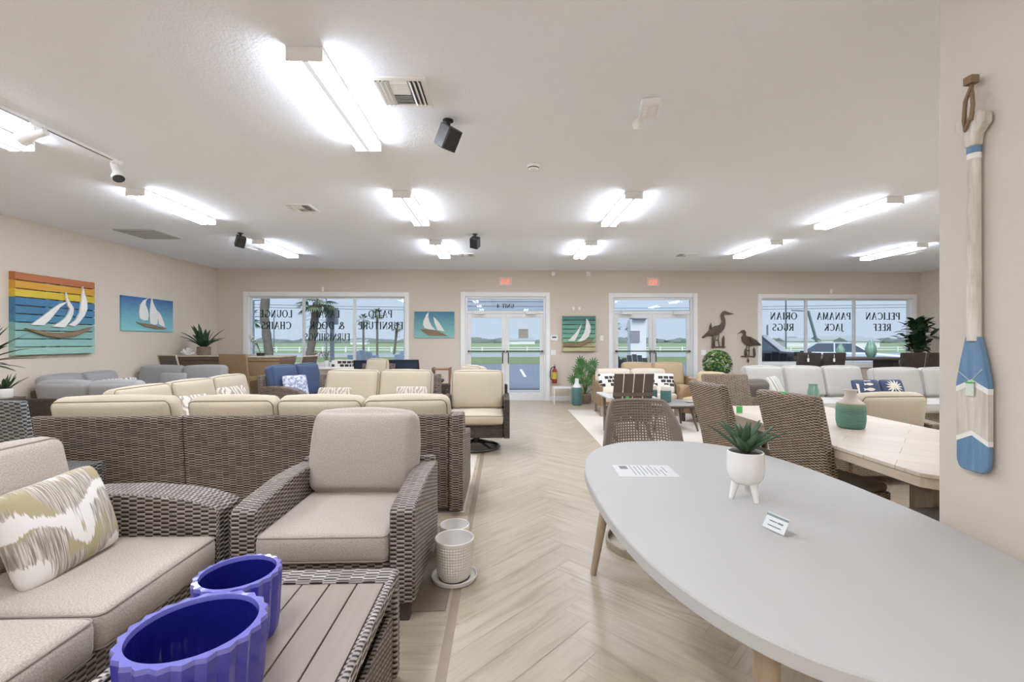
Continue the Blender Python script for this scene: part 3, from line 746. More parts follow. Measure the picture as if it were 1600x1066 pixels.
canvas('teal canvas with white sailboat between left window and main door', (-1.6, YB, 1.775), 0, .92, .61, '35748e', '89c2b9',
  [[(-.14, .49), (-.2, .38), (-.27, .14), (-.28, 0), (-.24, -.13), (-.1, -.18), (.03, -.2), (-.06, -.05), (-.12, .12), (-.15, .3)],
   [(-.02, .3), (.0, .1), (.08, -.2), (.26, -.25), (.18, -.05), (.08, .16)]],
  [(-.36, -.16), (-.2, -.18), (.05, -.22), (.15, -.28), (.34, -.42), (.1, -.42), (-.14, -.4), (-.25, -.3)])

K['heron'] = plain('aged_metal', '7d6f62', .42, .6, var=.4, sc=25)
def heron(label, loc, body, wing, legs, reeds, sc, flip=1):
    root = thing('heron_sculpture', label, 'wall sculpture', loc, 0, 'metal heron wall sculptures')
    def P(q): return [(flip * a * sc, b * sc) for a, b in q]
    m = MB(); m.prism(P(body), 'y', -.045, -.025); m.build('body', K['heron'], root, bev=.008)
    m = MB(); m.prism(P(wing), 'y', -.062, -.046); m.build('wing', K['heron'], root, bev=.006)
    for l in legs:
        m = MB(); m.tube([(flip * a * sc, -.035, b * sc) for a, b in l], .011); m.build('leg', K['heron'], root)
    for x, z0, z1 in reeds:
        m = MB(); m.tube([(flip * x * sc, -.035, z0 * sc), (flip * x * sc, -.035, (z0 + .1) * sc), (flip * (x + .01) * sc, -.035, (z1 - .1) * sc), (flip * (x + .02) * sc, -.035, z1 * sc)], [.008, .03, .026, .004]); m.build('cattail', K['heron'], root)
    m = MB(); m.tube([(flip * -.2 * sc, -.035, 0), (flip * .28 * sc, -.035, 0)], .012); m.bx(-.02, .02, -.03, 0, .2 * sc, .24 * sc); m.build('perch', K['heron'], root)
bodyA = shp(((-.38, .32), (.02, .68), -.06), ((.02, .68), (.1, .85), .0), ((.1, .85), (.08, 1.05), -.12), ((.08, 1.05), (.26, 1.12), -.35), ((.26, 1.12), (.52, 1.03), -.02), ((.52, 1.03), (.24, 1.03), -.03), ((.24, 1.03), (.17, .93), .25), ((.17, .93), (.22, .72), -.12), ((.22, .72), (.02, .38), -.22), ((.02, .38), (-.38, .32), -.05))
wingA = shp(((-.36, .34), (.08, .68), -.1), ((.08, .68), (-.05, .42), -.2), ((-.05, .42), (-.36, .34), -.05))
heron('taller metal heron wall sculpture facing right, above the ivy ball', (5.03, YB - .004, 1.26), [(-.5, .32), (-.3, .5), (-.1, .64), (.1, .72), (.16, .82), (.13, .95), (.12, 1.05), (.17, 1.14), (.26, 1.17), (.36, 1.13), (.58, 1.06), (.36, 1.05), (.26, 1.07), (.23, 1.0), (.27, .88), (.28, .74), (.24, .6), (.14, .48), (0, .38), (-.16, .35), (-.3, .36), (-.48, .28)], [(-.5, .31), (-.28, .54), (-.08, .68), (.06, .69), (.08, .6), (-.02, .48), (-.2, .39)], [[(-.02, .42), (-.08, .2), (-.08, 0)], [(.05, .42), (.04, .2), (.08, 0)]], [(-.14, -.06, .4), (.2, -.04, .38), (-.22, .5, .78)], .73)
bodyB = shp(((-.44, .4), (-.02, .72), -.1), ((-.02, .72), (.1, .78), .0), ((.1, .78), (.14, .9), .2), ((.14, .9), (.42, .72), -.12), ((.42, .72), (.2, .93), .02), ((.2, .93), (.02, .9), .25), ((.02, .9), (.04, .8), -.1), ((.04, .8), (.26, .62), .0), ((.26, .62), (.02, .36), -.25), ((.02, .36), (-.44, .4), -.02))
bodyB = [(-.5, .45), (-.3, .62), (-.1, .74), (.06, .76), (.1, .84), (.08, .92), (.14, 1.0), (.24, 1.0), (.46, .82), (.27, .92), (.2, .9), (.2, .82), (.27, .74), (.25, .6), (.12, .44), (-.06, .38), (-.3, .42), (-.48, .4)]
heron('shorter metal heron wall sculpture facing left beside the right window', (5.78, YB, 1.04), bodyB, shp(((-.46, .45), (0, .72), -.06), ((0, .72), (-.1, .48), -.1), ((-.1, .48), (-.46, .45), -.02)), [[(-.02, .42), (-.04, .2), (-.02, 0)], [(.06, .42), (.08, .2), (.05, 0)]], [(-.24, -.05, .36), (.1, -.05, .3), (.0, -.25, -.05)], .62, -1)
# paddle on the partition
root = thing('wooden_paddle', 'distressed wooden paddle with blue and white blade hanging on the right wall', 'paddle', (1.72, 1.588, 0))
mx = RZ(90) @ RY(0)     # local x runs along the wall
def pp(poly, y0, y1, m): return m.prism(poly, 'y', y0, y1, RZ(-90))
K['pw'] = wood('whitewashed_wood', 'a89a86', 'ded8cb', 1.2, .7, 'z'); K['pb'] = wood('worn_blue_paint', '4d6f90', '7592ab', 1, .7, 'z'); K['pwh'] = plain('worn_white_paint', 'e9e7e0', .7, var=.08, sc=40)
def blade(z0, z1, m, chev0=0, chev1=0):
    def wdt(z):
        if z > 1.24: return .056 - (.056 - .022) * ((z - 1.24) / .175) ** 1.15
        k = max(0, (.975 - z) / .045); return .056 - .026 * (1 - math.sqrt(max(0, 1 - min(1, k) ** 2)))
    zs = [z0 + (z1 - z0) * (i / 20) ** 1.6 for i in range(21)]
    L = [(-wdt(z), z) for z in zs]; Rr = [(wdt(z), z) for z in zs[::-1]]
    return pp(L + [(0, z1 + chev1)] + Rr + [(0, z0 + chev0)], -.034, -.014, m)
m = MB(); blade(.93, 1.03, m, 0, .03); m.build('blade_tip', K['pb'], root, bev=.004)
m = MB(); blade(1.03, 1.048, m, .03, .03); m.build('chevron_stripe', K['pwh'], root)
m = MB(); blade(1.048, 1.212, m, .03, .03); m.build('blade_center', K['pw'], root, bev=.003)
m = MB(); blade(1.212, 1.232, m, .03, .03); m.build('chevron_stripe', K['pwh'], root)
m = MB(); blade(1.232, 1.415, m, .03, 0); m.build('blade_shoulder', K['pb'], root, bev=.003)
m = MB(); m.tube([(-.024, 0, 1.40), (-.024, 0, 2.06)], [.021, .019], 12); m.build('shaft', K['pw'], root)
m = MB(); m.tube([(-.024, 0, 2.055), (-.024, 0, 2.075)], .0205, 12); m.build('white_band', K['pwh'], root)
m = MB(); m.tube([(-.024, 0, 2.075), (-.024, 0, 2.10)], .021, 12); m.build('blue_band', K['pb'], root)
m = MB(); pp([(-.018, 2.10), (-.024, 2.14), (-.05, 2.17), (-.052, 2.205), (-.03, 2.22), (.03, 2.22), (.052, 2.205), (.05, 2.17), (.024, 2.14), (.018, 2.10)], -.045, -.008, m); m.build('grip', K['pw'], root, bev=.006)
m = MB(); m.tube([(-.05, -.01, 2.2), (-.054, .005, 2.16), (-.05, .012, 2.2), (-.046, .01, 2.27), (-.03, 0, 2.33), (-.04, -.008, 2.29), (-.05, -.02, 2.24), (-.05, -.012, 2.19)], .0065, 8, True); m.box((-.035, 0, 2.34), (.03, .03, .028)); m.build('hanging_rope', K['rope'], root)
m = MB(); m.box((-.040, .0, 1.225), (.003, .028, .045)); m.box((-.040, .0, 1.25), (.0034, .03, .007), None, 1); m.tube([(-.038, -.04, 1.30), (-.038, 0, 1.255), (-.038, .045, 1.29)], .0012, 5); m.build('price_tag', [plain('pale_tag', 'cdd6c8', .5), plain('green_tag', '5fae6a', .5)], root)
# ---------------------------------------------------------------- furniture builders
def rrect(a, b, r, z, n=4):
    o = []
    for cx, cy, t0 in ((a - r, b - r, 0), (-a + r, b - r, 90), (-a + r, -b + r, 180), (a - r, -b + r, 270)):
        for i in range(n + 1):
            t = R(t0 + 90 * i / n); o.append((cx + r * cos(t), cy + r * sin(t), z))
    return o
def cushion(name, c, d, mx, fab, pip, parent, r=.045, puff=.02, two=True, label=None):
    m = MB(); m.cush(c, d, r, puff, mx); o = m.build(name, K[fab], parent, weld=True, ang=60)
    if pip:
        m = MB(); t = mx @ TR(*c) if mx is not None else TR(*c); e = .004
        for sg in ((1, -1) if two else (1,)):
            z = sg * (d[2] / 2 - r * .3); k = r * .3
            m.tube(rrect(d[0] / 2 - k + e, d[1] / 2 - k + e, r * .8, z), .0045, 6, True, t)
        m.build('piping', K[pip], o)
    if label: o['label'] = label
    return o
def lounge(name, label, cat, loc, rz, W, D=.85, n=1, wk='wk', fab='grey', pip='greyp', aw=.13, ah=.6, bh=.81, sz=.45, ct=.14,
           bch=.48, z0=.12, arms=(1, 1), lean=12, legs=4, group=None, seatout=.02, cushions=None, bct=.16, backw=None, armdip=.03, bcz=None, arc_=1, footmat='legd', soft=0, wing=0):
    root = thing(name, label, cat, loc, rz, group)
    l = -W / 2 + (aw if arms[0] else 0); r_ = W / 2 - (aw if arms[1] else 0); yf, yb = -D / 2, D / 2
    m = MB(); m.bx(l, r_, yf + .03, yb - .06, z0, sz - ct); m.build('frame', K[wk], root, bev=.012)
    tl = math.tan(R(lean)) * .5; bt = .07
    m = MB(); b0, b1 = -W / 2 + (0 if not arms[0] else (.02 if not wing else aw + .004)), W / 2 - (0 if not arms[1] else (.02 if not wing else aw + .004))
    m.prism([(yb - bt - .06, z0), (yb - .06, z0), (yb, bh - .015), (yb - .012, bh), (yb - bt + .005, bh), (yb - bt, bh - .015)], 'x', b0, b1); m.build('backrest', K[wk], root, bev=.01)
    for sg, on in ((-1, arms[0]), (1, arms[1])):
        if not on: continue
        x0, x1 = (-W / 2, l) if sg < 0 else (r_, W / 2)
        if arc_:
            top = [(yf + .004, ah - armdip - .02), (yf + .02, ah - armdip), (yf + D * .15, ah - armdip * .35), (yf + D * .3, ah), (yf + D * .5, ah + .015), (yf + D * .72, ah + .012), (yb - .05, ah + .0)]
        else: top = [(yf + .004, ah - .01), (yf + .014, ah), (yb - .05, ah)]
        if wing: top = top[:-2] + [(yb - .30, ah + .03), (yb - .20, bh - .01), (yb - .18, bh), (yb, bh)]
        m = MB(); m.prism([(yb - (.07 if not wing else 0), z0), (yf, z0)][::1] + top, 'x', x0, x1); m.build('arm', K[wk], root, bev=.012)
    if legs:
        for x in (-W / 2 + .06, W / 2 - .06):
            for y in (yf + .06, yb - .12):
                m = MB(); m.prism([(x - .028, y - .028), (x + .028, y - .028), (x + .028, y + .028), (x - .028, y + .028)], 'z', 0, z0 + .01); m.build('leg', K[footmat], root, bev=.004)
    cw = (r_ - l) / n
    for i in range(n):
        xc = l + cw * (i + .5); sd = D - .07 - .06 + seatout
        cushion('seat_cushion', (xc, yf - seatout + sd / 2, sz - ct / 2), (cw - .008, sd, ct), None, fab, pip, root, .035, .012)
    if backw is None: backw = r_ - l
    bn = cushions or n; cw = backw / bn; c0 = (l + r_) / 2 - backw / 2
    for i in range(bn):
        xc = c0 + cw * (i + .5)
        jt = random.uniform(-1.5, 1.5)
        mx = TR(xc, yb - bt - .055 - bct / 2, (bcz or sz) - .01) @ RX(90 - lean) @ RZ(jt * .6)
        cushion('back_cushion', (0, bch / 2, 0), (cw - .008, bch, bct), mx, fab, None if soft else pip, root, .06 if not soft else .055, .035 + .02 * soft)
    return root
def throw(name, label, loc, rz, lean, wd, ht, t, mat, group=None, roll=0, pip=None):
    root = thing(name, label, 'pillow', loc, rz, group)
    mx = RX(90 - lean) @ RZ(roll) @ TR(0, ht / 2 * .96, 0)
    m = MB(); m.pillow(wd, ht, t, mx); m.build('cover', mat, root, weld=True, ang=70)
    return root, mx
# ---------------- foreground left group
lounge('armchair', 'grey-brown wicker armchair with grey cushions, facing camera beside the white pots', 'armchair', (-.89, 2.265 + .43, 0), 0, .9, .86, 1, aw=.125, ah=.60, bh=.63, armdip=.03, z0=.10, bch=.50, bcz=.46, soft=1)
lounge('loveseat', 'grey-brown wicker loveseat with two grey seat cushions in the left foreground', 'sofa', (-1.40 - .45, 1.63, 0), 90, 1.72, .9, 2, aw=.2, ah=.635, bh=.66, armdip=.06, z0=.10, bcz=.45, bch=.51, seatout=.0)
def ikat():
    g = N('ikat_print'); u = g.mapping(g.uv(), (1, 1, 1)); s = g.n('SeparateXYZ'); g.l(u, s.inputs[0])
    st = g.noise(g.mapping(g.uv(), (160, 5, 1)), 1, 2, .6); big = g.noise(g.mapping(g.uv(), (6, 5, 1)), 1, 1)
    z = g.m('ADD', g.m('MULTIPLY', s.outputs[1], 3.8), g.m('MULTIPLY', g.m('ABSOLUTE', g.m('SUBTRACT', g.m('FRACT', g.m('MULTIPLY', s.outputs[0], 2.9)), .5)), 1.1))
    z = g.m('ADD', g.m('ADD', z, g.m('MULTIPLY', st, .35)), g.m('MULTIPLY', big, 1.1)); f = g.m('FRACT', z)
    stripe = g.ramp(g.noise(g.mapping(g.uv(), (230, 8, 1)), 1, 2), [(.38, lin('857b6e')), (.5, lin('a89e91')), (.6, lin('cfc8bc'))])
    gold = g.ramp(big, [(.52, (0, 0, 0, 1)), (.6, (1, 1, 1, 1))])
    base = g.mix(gold, stripe, lin('aa9c7a'))
    wh = g.ramp(f, [(.0, (1, 1, 1, 1)), (.26, (1, 1, 1, 1)), (.3, (0, 0, 0, 1)), (.96, (0, 0, 0, 1)), (1, (1, 1, 1, 1))])
    return g.set(g.mix(wh, base, lin('e3dfd8')), .9)
root, _ = throw('throw_pillow', 'taupe, gold and white ikat pillow leaning on the near loveseat', (-1.80, 1.98, .455), 90, 17, .45, .40, .17, ikat(), roll=3)
# coffee table
root = thing('coffee_table', 'wicker framed coffee table with taupe slat top under the blue pots', 'coffee table', (-.795, 1.39, 0))
hx, hy, z = .36, .54, .45
m = MB()
for a in ((-hx, hx, hy - .10, hy), (-hx, hx, -hy, -hy + .10)): m = MB(); m.bx(a[0], a[1], a[2], a[3], z - .055, z); m.build('end_rail', K['wkt'], root, bev=.012)
for a in ((-hx, -hx + .035), (hx - .035, hx)): m = MB(); m.bx(a[0], a[1], -hy + .1, hy - .1, z - .055, z); m.build('side_rail', K['wkt'], root, bev=.01)
for x in (-hx + .03, hx - .03):
    for y in (-hy + .03, hy - .03):
        m = MB(); m.box((x, y, (z - .055) / 2 + .01), (.06, .06, z - .075)); m.build('leg', K['wkt'], root, bev=.01)
m = MB(); m.bx(-hx + .06, hx - .06, -hy + .06, hy - .06, .12, .14); m.build('lower_shelf', K['wk'], root, bev=.008)
m = MB(); m.bx(-hx + .02, hx - .02, hy - .035, hy - .015, .02, z - .06); m.build('end_panel', K['wk'], root, bev=.004); m = MB(); m.bx(hx - .035, hx - .015, -hy + .06, hy - .06, .02, .30); m.build('side_panel', K['wk'], root, bev=.004)
x = -hx + .038; 
for i in range(6):
    wd_ = (2 * hx - .076) / 6; m = MB(); m.bx(x + .003, x + wd_ - .003, -hy + .103, hy - .103, z - .035, z - .012); m.build('slat', K['slat'], root, bev=.002); x += wd_
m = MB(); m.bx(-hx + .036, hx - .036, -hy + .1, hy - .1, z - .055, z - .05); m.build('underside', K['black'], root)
g = N('cobalt_glaze'); g.b.inputs['Coat Weight'].default_value = 1; g.b.inputs['Coat Roughness'].default_value = .04
lw = g.n('LayerWeight'); lw.inputs[0].default_value = .35; nz = g.noise(g.ob(), 90, 2)
K['cobalt'] = g.set(g.mix(nz, lin('2c2b8e'), lin('3d3ba6')), .14)
K['cobalt'].node_tree.nodes['Principled BSDF'].inputs['Coat Weight'].default_value = 1
K['cobr'] = plain('cobalt_rim_glaze', '7371c4', .12, coat=1, var=.08, sc=60); K['cobi'] = plain('cobalt_inner_glaze', '1f1e78', .1, coat=1, var=.2, sc=50)
def blue_pot(label, loc, r, h, nf):
    root = thing('blue_planter', label, 'planter', loc, 0, 'cobalt blue fluted planters')
    fn = lambda q, i: 1 + (.065 if i < 7 else (.022 if i > 8 else 0)) * (abs(((q * nf / (2 * pi)) % 1) - .5) * 2 - .5)
    pr = [(.01, 0), (r * .85, 0), (r * .9, .012), (r * .95, h * .3), (r * .97, h * .6), (r, h - .012), (r * .99, h), (r * .885, h + .001), (r * .865, h - .012), (r * .84, h * .5), (r * .80, .02), (.01, .012)]
    m = MB(); m.lathe(pr, nf * 8, fn=fn); n8 = nf * 8; m.m = [1 if 5 <= k // n8 <= 7 else (2 if k // n8 > 7 else 0) for k in range(len(m.f))]; m.build('pot', [K['cobalt'], K['cobr'], K['cobi']], root, ang=32)
blue_pot('larger cobalt blue fluted planter, nearest the camera', (-.81, 1.226, .438), .165, .215, 22)
blue_pot('smaller cobalt blue fluted planter behind the larger one', (-.862, 1.512, .438), .124, .212, 20)
g = N('white_glaze'); u = g.uv(); v = g.n('TexVoronoi'); v.inputs['Scale'].default_value = 1; v.inputs['Randomness'].default_value = .0
g.l(g.mapping(u, (62, 62, 62), (0, 0, 0)), v.inputs['Vector']); g.bump(g.m('SUBTRACT', 1, g.m('MULTIPLY', v.outputs['Distance'], 1.4)), .8, .006); K['wglaze'] = g.set(lin('eae5da'), .25, coat=.4)
K['wgl'] = plain('white_glaze_plain', 'e6e3de', .25, coat=.4, var=.02)
def wpot(label, loc, r, h):
    root = thing('white_planter', label, 'planter', loc, 0, 'white textured planters with saucers')
    m = MB(); m.lathe([(.01, 0), (r * .82, 0), (r * 1.1, .006), (r * 1.16, .028), (r * 1.12, .028), (r * 1.04, .012), (r * .8, .012)], 48); m.build('saucer', K['wgl'], root)
    m = MB(); m.lathe([(.01, .014), (r * .74, .014), (r * .86, .04), (r * .95, h * .35), (r, h - .02)], 64); m.lathe([(r, h - .02), (r * 1.01, h - .004), (r * .97, h), (r * .93, h - .004), (r * .9, h * .5), (r * .75, .03), (.01, .03)], 64, mi=1)
    m.build('pot', [K['wglaze'], K['wgl']], root, weld=True)
wpot('white dimpled pot on saucer beside the armchair, front one', (-.29, 2.70, 0), .115, .245)
wpot('white pot mostly hidden behind the front white pot', (-.335, 3.13, 0), .10, .15)

# ---------------- beige sectional group (middle left)
S1 = dict(wk='wkd', fab='beige', pip='beigep')
lounge('sectional_sofa', 'dark brown wicker sectional with beige cushions, its long back turned to camera', 'sofa', (-1.42, 4.08, 0), 180, 2.19, .86, 3, aw=.11, ah=.58, bh=.81, z0=.04, arms=(1, 0), bch=.50, bcz=.47, wing=1, group='beige sectional sections', **S1)
lounge('sectional_sofa', 'left end section of the beige sectional, back turned to camera by slate wicker bar chair', 'sofa', (-3.095, 4.08, 0), 180, 1.15, .86, 1, arms=(0, 0), bh=.81, z0=.04, bch=.5, bcz=.47, legs=0, backw=.95, group='beige sectional sections', **S1)
lounge('sectional_sofa', 'beige sectional wing running back beside the silver grey sectional', 'sofa', (-3.62, 5.75, 0), 90, 2.45, .86, 3, arms=(1, 0), aw=.12, ah=.58, bh=.76, z0=.04, bch=.46, bcz=.47, group='beige sectional sections', **S1)
def swirl(name, c1, c2, sc=16, dist=6):
    g = N(name); w_ = g.n('TexWave'); w_.inputs['Scale'].default_value = sc * .35; w_.inputs['Distortion'].default_value = dist; w_.inputs['Detail'].default_value = 1.5; w_.inputs['Detail Scale'].default_value = 1.2
    g.l(g.uv(), w_.inputs['Vector']); return g.set(g.ramp(w_.outputs['Fac'], [(.4, lin(c1)), (.55, lin(c2))]), .9)
K['zeb'] = swirl('swirl_print', 'ab9c8d', 'd2c6b6', 22, 10); K['zeb2'] = swirl('leaf_print', 'a3978a', 'd9d0c2', 16, 12)
throw('throw_pillow', 'taupe and cream patterned pillow leaning on the beige sectional, left one', (-3.42, 5.25, .47), 70, 25, .42, .36, .12, K['zeb2'])
throw('throw_pillow', 'taupe and cream patterned pillow beside denim blue loveseat arm, right one', (-3.40, 5.95, .47), 75, 20, .44, .38, .13, K['zeb2'])
# beige loveseat facing camera
lounge('loveseat', 'beige cushioned wicker loveseat facing camera, behind the long sectional back', 'sofa', (-1.74, 6.15, 0), 0, 1.74, .85, 2, aw=.13, ah=.66, bh=.93, bch=.55, bcz=.46, lean=14, arc_=0, **S1)
throw('throw_pillow', 'brown swirl pillow at the left end of the beige loveseat', (-2.16, 5.80, .47), 0, 20, .44, .37, .12, K['zeb'], group='swirl pillows')
throw('throw_pillow', 'brown shell pattern pillow at the right end of the beige loveseat', (-1.18, 5.80, .47), 0, 20, .42, .38, .12, K['zeb'], group='swirl pillows')
# swivel chair
def swivel(label, loc, rz, wk='wkd2', fab='beige', pip='beigep', W=.86, bhh=.96):
    root = lounge('swivel_chair', label, 'armchair', loc, rz, W, .78, 1, wk, fab, pip, aw=.075, ah=.68, bh=bhh - .16, sz=.49, ct=.12, z0=.20, bch=.52, bcz=.49, arc_=0, legs=0, lean=11)
    m = MB(); m.tube([(.29 * cos(R(a)), .29 * sin(R(a)), .022) for a in range(0, 360, 12)], .02, 8, True)
    for a in (45, 135, 225, 315): m.tube([(.29 * cos(R(a)), .29 * sin(R(a)), .025), (.05 * cos(R(a)), .05 * sin(R(a)), .10)], .015, 6)
    m.tube([(0, 0, .08), (0, 0, .205)], .045, 16); m.build('swivel_base', K['bronze'], root)
    return root
o = swivel('beige swivel lounge chair with dark wicker frame and round metal base, by the aisle', (-.355, 5.99, 0), 0)
swivel('dark wicker swivel chair with cream cushions, half hidden behind the front swivel chair', (-.72, 7.35, 0), -60)
lounge('lounge_chair', 'beige cushioned chair back behind the loveseat, before the navy sling chairs', 'armchair', (-2.52, 8.93, 0), -6, .70, .6, 1, ah=.65, bh=.95, bch=.56, bcz=.5, arc_=0, **S1)
# silver grey sectional
S2 = dict(wk='wkd2', fab='lgrey', pip=None)
lounge('sectional_sofa', 'silver grey section with its back to camera and dark brown wicker end', 'sofa', (-4.95, 5.95, 0), 180, 1.46, .85, 1, arms=(1, 1), aw=.12, ah=.62, bh=.72, bch=.48, bcz=.46, z0=.05, cushions=2, group='silver grey sectional sections', **S2)
lounge('sectional_sofa', 'silver grey section running along the left wall below the canvases', 'sofa', (-6.0, 7.0, 0), 90, 1.2, .85, 2, arms=(0, 0), bh=.72, bch=.48, bcz=.46, z0=.05, group='silver grey sectional sections', **S2)
lounge('sectional_sofa', 'silver grey section facing camera in front of the rattan bar table', 'sofa', (-5.7, 8.06, 0), 0, 1.5, .80, 2, arms=(0, 0), bh=.78, bch=.52, bcz=.46, z0=.05, group='silver grey sectional sections', **S2)
throw('throw_pillow', 'plain silver grey pillow on the far grey section facing camera', (-5.55, 7.74, .46), 0, 18, .45, .44, .13, K['lgrey'])
throw('throw_pillow', 'white and grey patterned pillow on the silver grey sectional by the wall', (-5.62, 6.95, .46), 70, 18, .5, .42, .13, swirl('grey_print', '8b8b8b', 'd5d4cf', 20, 9))
# denim loveseat
lounge('loveseat', 'denim blue cushioned dark wicker loveseat in front of the left window', 'sofa', (-3.27, 7.8, 0), 75, 1.4, .85, 2, 'wkd', 'blue', 'bluep', aw=.12, ah=.68, bh=.86, bch=.56, bcz=.46, armdip=.08)
def bw(): 
    g = N('blue_floral_print'); v = g.noise(g.uv(), 9, 2, .5, 1.5); return g.set(g.ramp(v, [(.42, lin('d9d9dc')), (.5, lin('7683ab')), (.58, lin('cfd0d8'))]), .9)
throw('throw_pillow', 'white and blue patterned pillow on the denim blue loveseat', (-3.3, 7.42, .46), 50, 18, .4, .42, .13, bw())
# rattan bar table and chairs
def bar_table(label, loc, rz, L, W, h, mt):
    root = thing('bar_table', label, 'table', loc, rz, 'rattan bar tables')
    m = MB(); m.bx(-L / 2, L / 2, -W / 2, W / 2, h - .03, h); m.build('tabletop', K['oakt'], root, bev=.006)
    m = MB(); m.bx(-L / 2 + .01, L / 2 - .01, -W / 2 + .01, W / 2 - .01, h - .1, h - .03); 
    m.prism([(-L / 2 + .01, h - .1), (L / 2 - .01, h - .1), (L / 2 - .22, .3), (L / 2 - .25, .01), (-L / 2 + .25, .01), (-L / 2 + .22, .3)], 'y', -W / 2 + .02, W / 2 - .02); m.build('woven_base', K[mt], root, bev=.01)
K['wkb'] = wicker('wicker_bar_taupe', '6f5d48', '8f7a60', '4a3c2d', .016, .008)
bar_table('taupe woven bar table with wood top under the leafy potted plant', (-5.83, 9.5, 0), 0, 1.2, .8, 1.12, 'wkb')
bar_table('honey rattan bar table in front of the left window, orchid on top', (-4.78, 9.5, 0), 0, .75, .75, 1.10, 'wkl')
def parsons(name, label, cat, loc, rz, mt, seat_h=.72, back=1.13, W=.46, D=.46, group=None, seatmat=None, lt=.05, legmat=None):
    root = thing(name, label, cat, loc, rz, group)
    m = MB(); m.prism([(D / 2 - .07, seat_h - .03), (D / 2 - .02, seat_h - .03), (D / 2 + .06, back), (D / 2 + .01, back)], 'x', -W / 2, W / 2); m.build('backrest', K[mt], root, bev=.01)
    m = MB(); m.bx(-W / 2, W / 2, -D / 2, D / 2 - .02, seat_h - .08, seat_h - .0); m.build('seat', K[seatmat or mt], root, bev=.012)
    for x in (-W / 2 + lt / 2, W / 2 - lt / 2):
        for y in (-D / 2 + lt / 2, D / 2 - .02 - lt / 2):
            m = MB(); m.box((x, y, (seat_h - .08) / 2), (lt, lt, seat_h - .08)); m.build('leg', K[legmat or mt], root, bev=.004)
    m = MB(); m.bx(-W / 2 + lt, W / 2 - lt, -D / 2 + .005, -D / 2 + .035, .25, .29) if seat_h > .6 else m.bx(-W / 2 + lt, W / 2 - lt, 0, .02, seat_h - .1, seat_h - .08)
    m.build('stretcher', K[legmat or mt], root)
    return root
parsons('bar_chair', 'honey rattan bar chair with high square back, back turned to camera', 'bar chair', (-4.98, 8.82, 0), 180, 'wkl', .72, 1.16, .5)
def sling(name, label, cat, loc, rz, fm, sm, seat_h=.74, back=1.18, W=.50, group=None):
    root = thing(name, label, cat, loc, rz, group); D = .48
    for x in (-W / 2, W / 2):
        m = MB(); m.tube([(x, -D / 2, 0), (x, -D / 2 + .03, seat_h)], .015); m.build('leg', K[fm], root)
        m = MB(); m.tube([(x, D / 2, 0), (x, D / 2 - .06, seat_h), (x, D / 2 + .06, back)], .015); m.build('leg', K[fm], root)
    m = MB(); m.tube([(-W / 2, D / 2 + .06, back), (W / 2, D / 2 + .06, back)], .013); m.tube([(-W / 2, -D / 2 + .03, seat_h), (W / 2, -D / 2 + .03, seat_h)], .013); m.tube([(-W / 2, -D / 2 + .01, .3), (W / 2, -D / 2 + .01, .3)], .012); m.build('crossbar', K[fm], root)
    m = MB(); m.prism([(D / 2 - .055, seat_h + .02), (D / 2 - .045, seat_h + .02), (D / 2 + .062, back - .005), (D / 2 + .052, back - .005)], 'x', -W / 2 + .012, W / 2 - .012); m.build('backrest', K[sm], root)
    m = MB(); m.bx(-W / 2 + .012, W / 2 - .012, -D / 2 + .03, D / 2 - .07, seat_h - .005, seat_h + .008); m.build('seat', K[sm], root)
    return root
K['beigem'] = plain('beige_metal', 'c9bda8', .4)
sling('bar_chair', 'taupe sling bar chair left of the taupe woven bar table', 'bar chair', (-6.1, 8.83, 0), 170, 'beigem', 'sling', .74, 1.14, .38)
sling('bar_chair', 'taupe sling bar chair right of the honey rattan bar table', 'bar chair', (-4.10, 9.25, 0), -110, 'beigem', 'sling', .72, 1.10, .42)
sling('bar_chair', 'navy sling bar chair, left of the pair by the window', 'bar chair', (-2.75, 9.62, 0), 180, 'black', 'slingn', .70, 1.0, .56, 'navy sling chairs')
sling('bar_chair', 'navy sling bar chair, right of the pair under the teal canvas', 'bar chair', (-2.02, 9.6, 0), 180, 'black', 'slingn', .70, 1.01, .58, 'navy sling chairs')
# slate wicker bar chair, left edge
root = parsons('bar_chair', 'slate grey wicker bar chair cut by the left edge, back to camera', 'bar chair', (-3.33, 3.30, 0), 176, 'wkg', .5, 1.02, .62, .5)
root = thing('side_table', 'dark wooden side table under the small succulent at the left edge', 'side table', (-4.8, 4.2, 0))
m = MB(); m.bx(-.3, .3, -.25, .25, .85, .88); m.build('tabletop', K['dwood'], root, bev=.004)
for x in (-.26, .26):
    for y in (-.21, .21): m = MB(); m.box((x, y, .425), (.04, .04, .85)); m.build('leg', K['dwood'], root)
def succ(label, loc, r, h, L, mt, n, potm='wgl', name='potted_succulent', wd=.03, bend=.25, up=60):
    root = thing(name, label, 'potted plant', loc)
    m = MB(); m.lathe([(.01, 0), (r * .9, 0), (r, .01), (r, h), (r * .9, h), (r * .9, h - .02), (.01, h - .02)], 28); m.build('pot', K[potm], root)
    m = MB(); m.lathe([(r * .9, h - .019), (.001, h - .015)], 20); m.build('soil', K['soil'], root)
    rn = random.Random(n); m = MB()
    for i in range(n):
        a = rn.uniform(0, 360); e = R(rn.uniform(up - 25, 88)); m.leaf((r * .3 * cos(R(a)), r * .3 * sin(R(a)), h - .02), (cos(R(a)) * cos(e), sin(R(a)) * cos(e), sin(e)), L * rn.uniform(.7, 1.1), wd, bend, 6)
    m.build('leaves', K[mt], root, solid=.003); return root
succ('small succulent in a low white pot by the left edge', (-4.575, 4.33, .88), .062, .085, .17, 'leafd', 14)
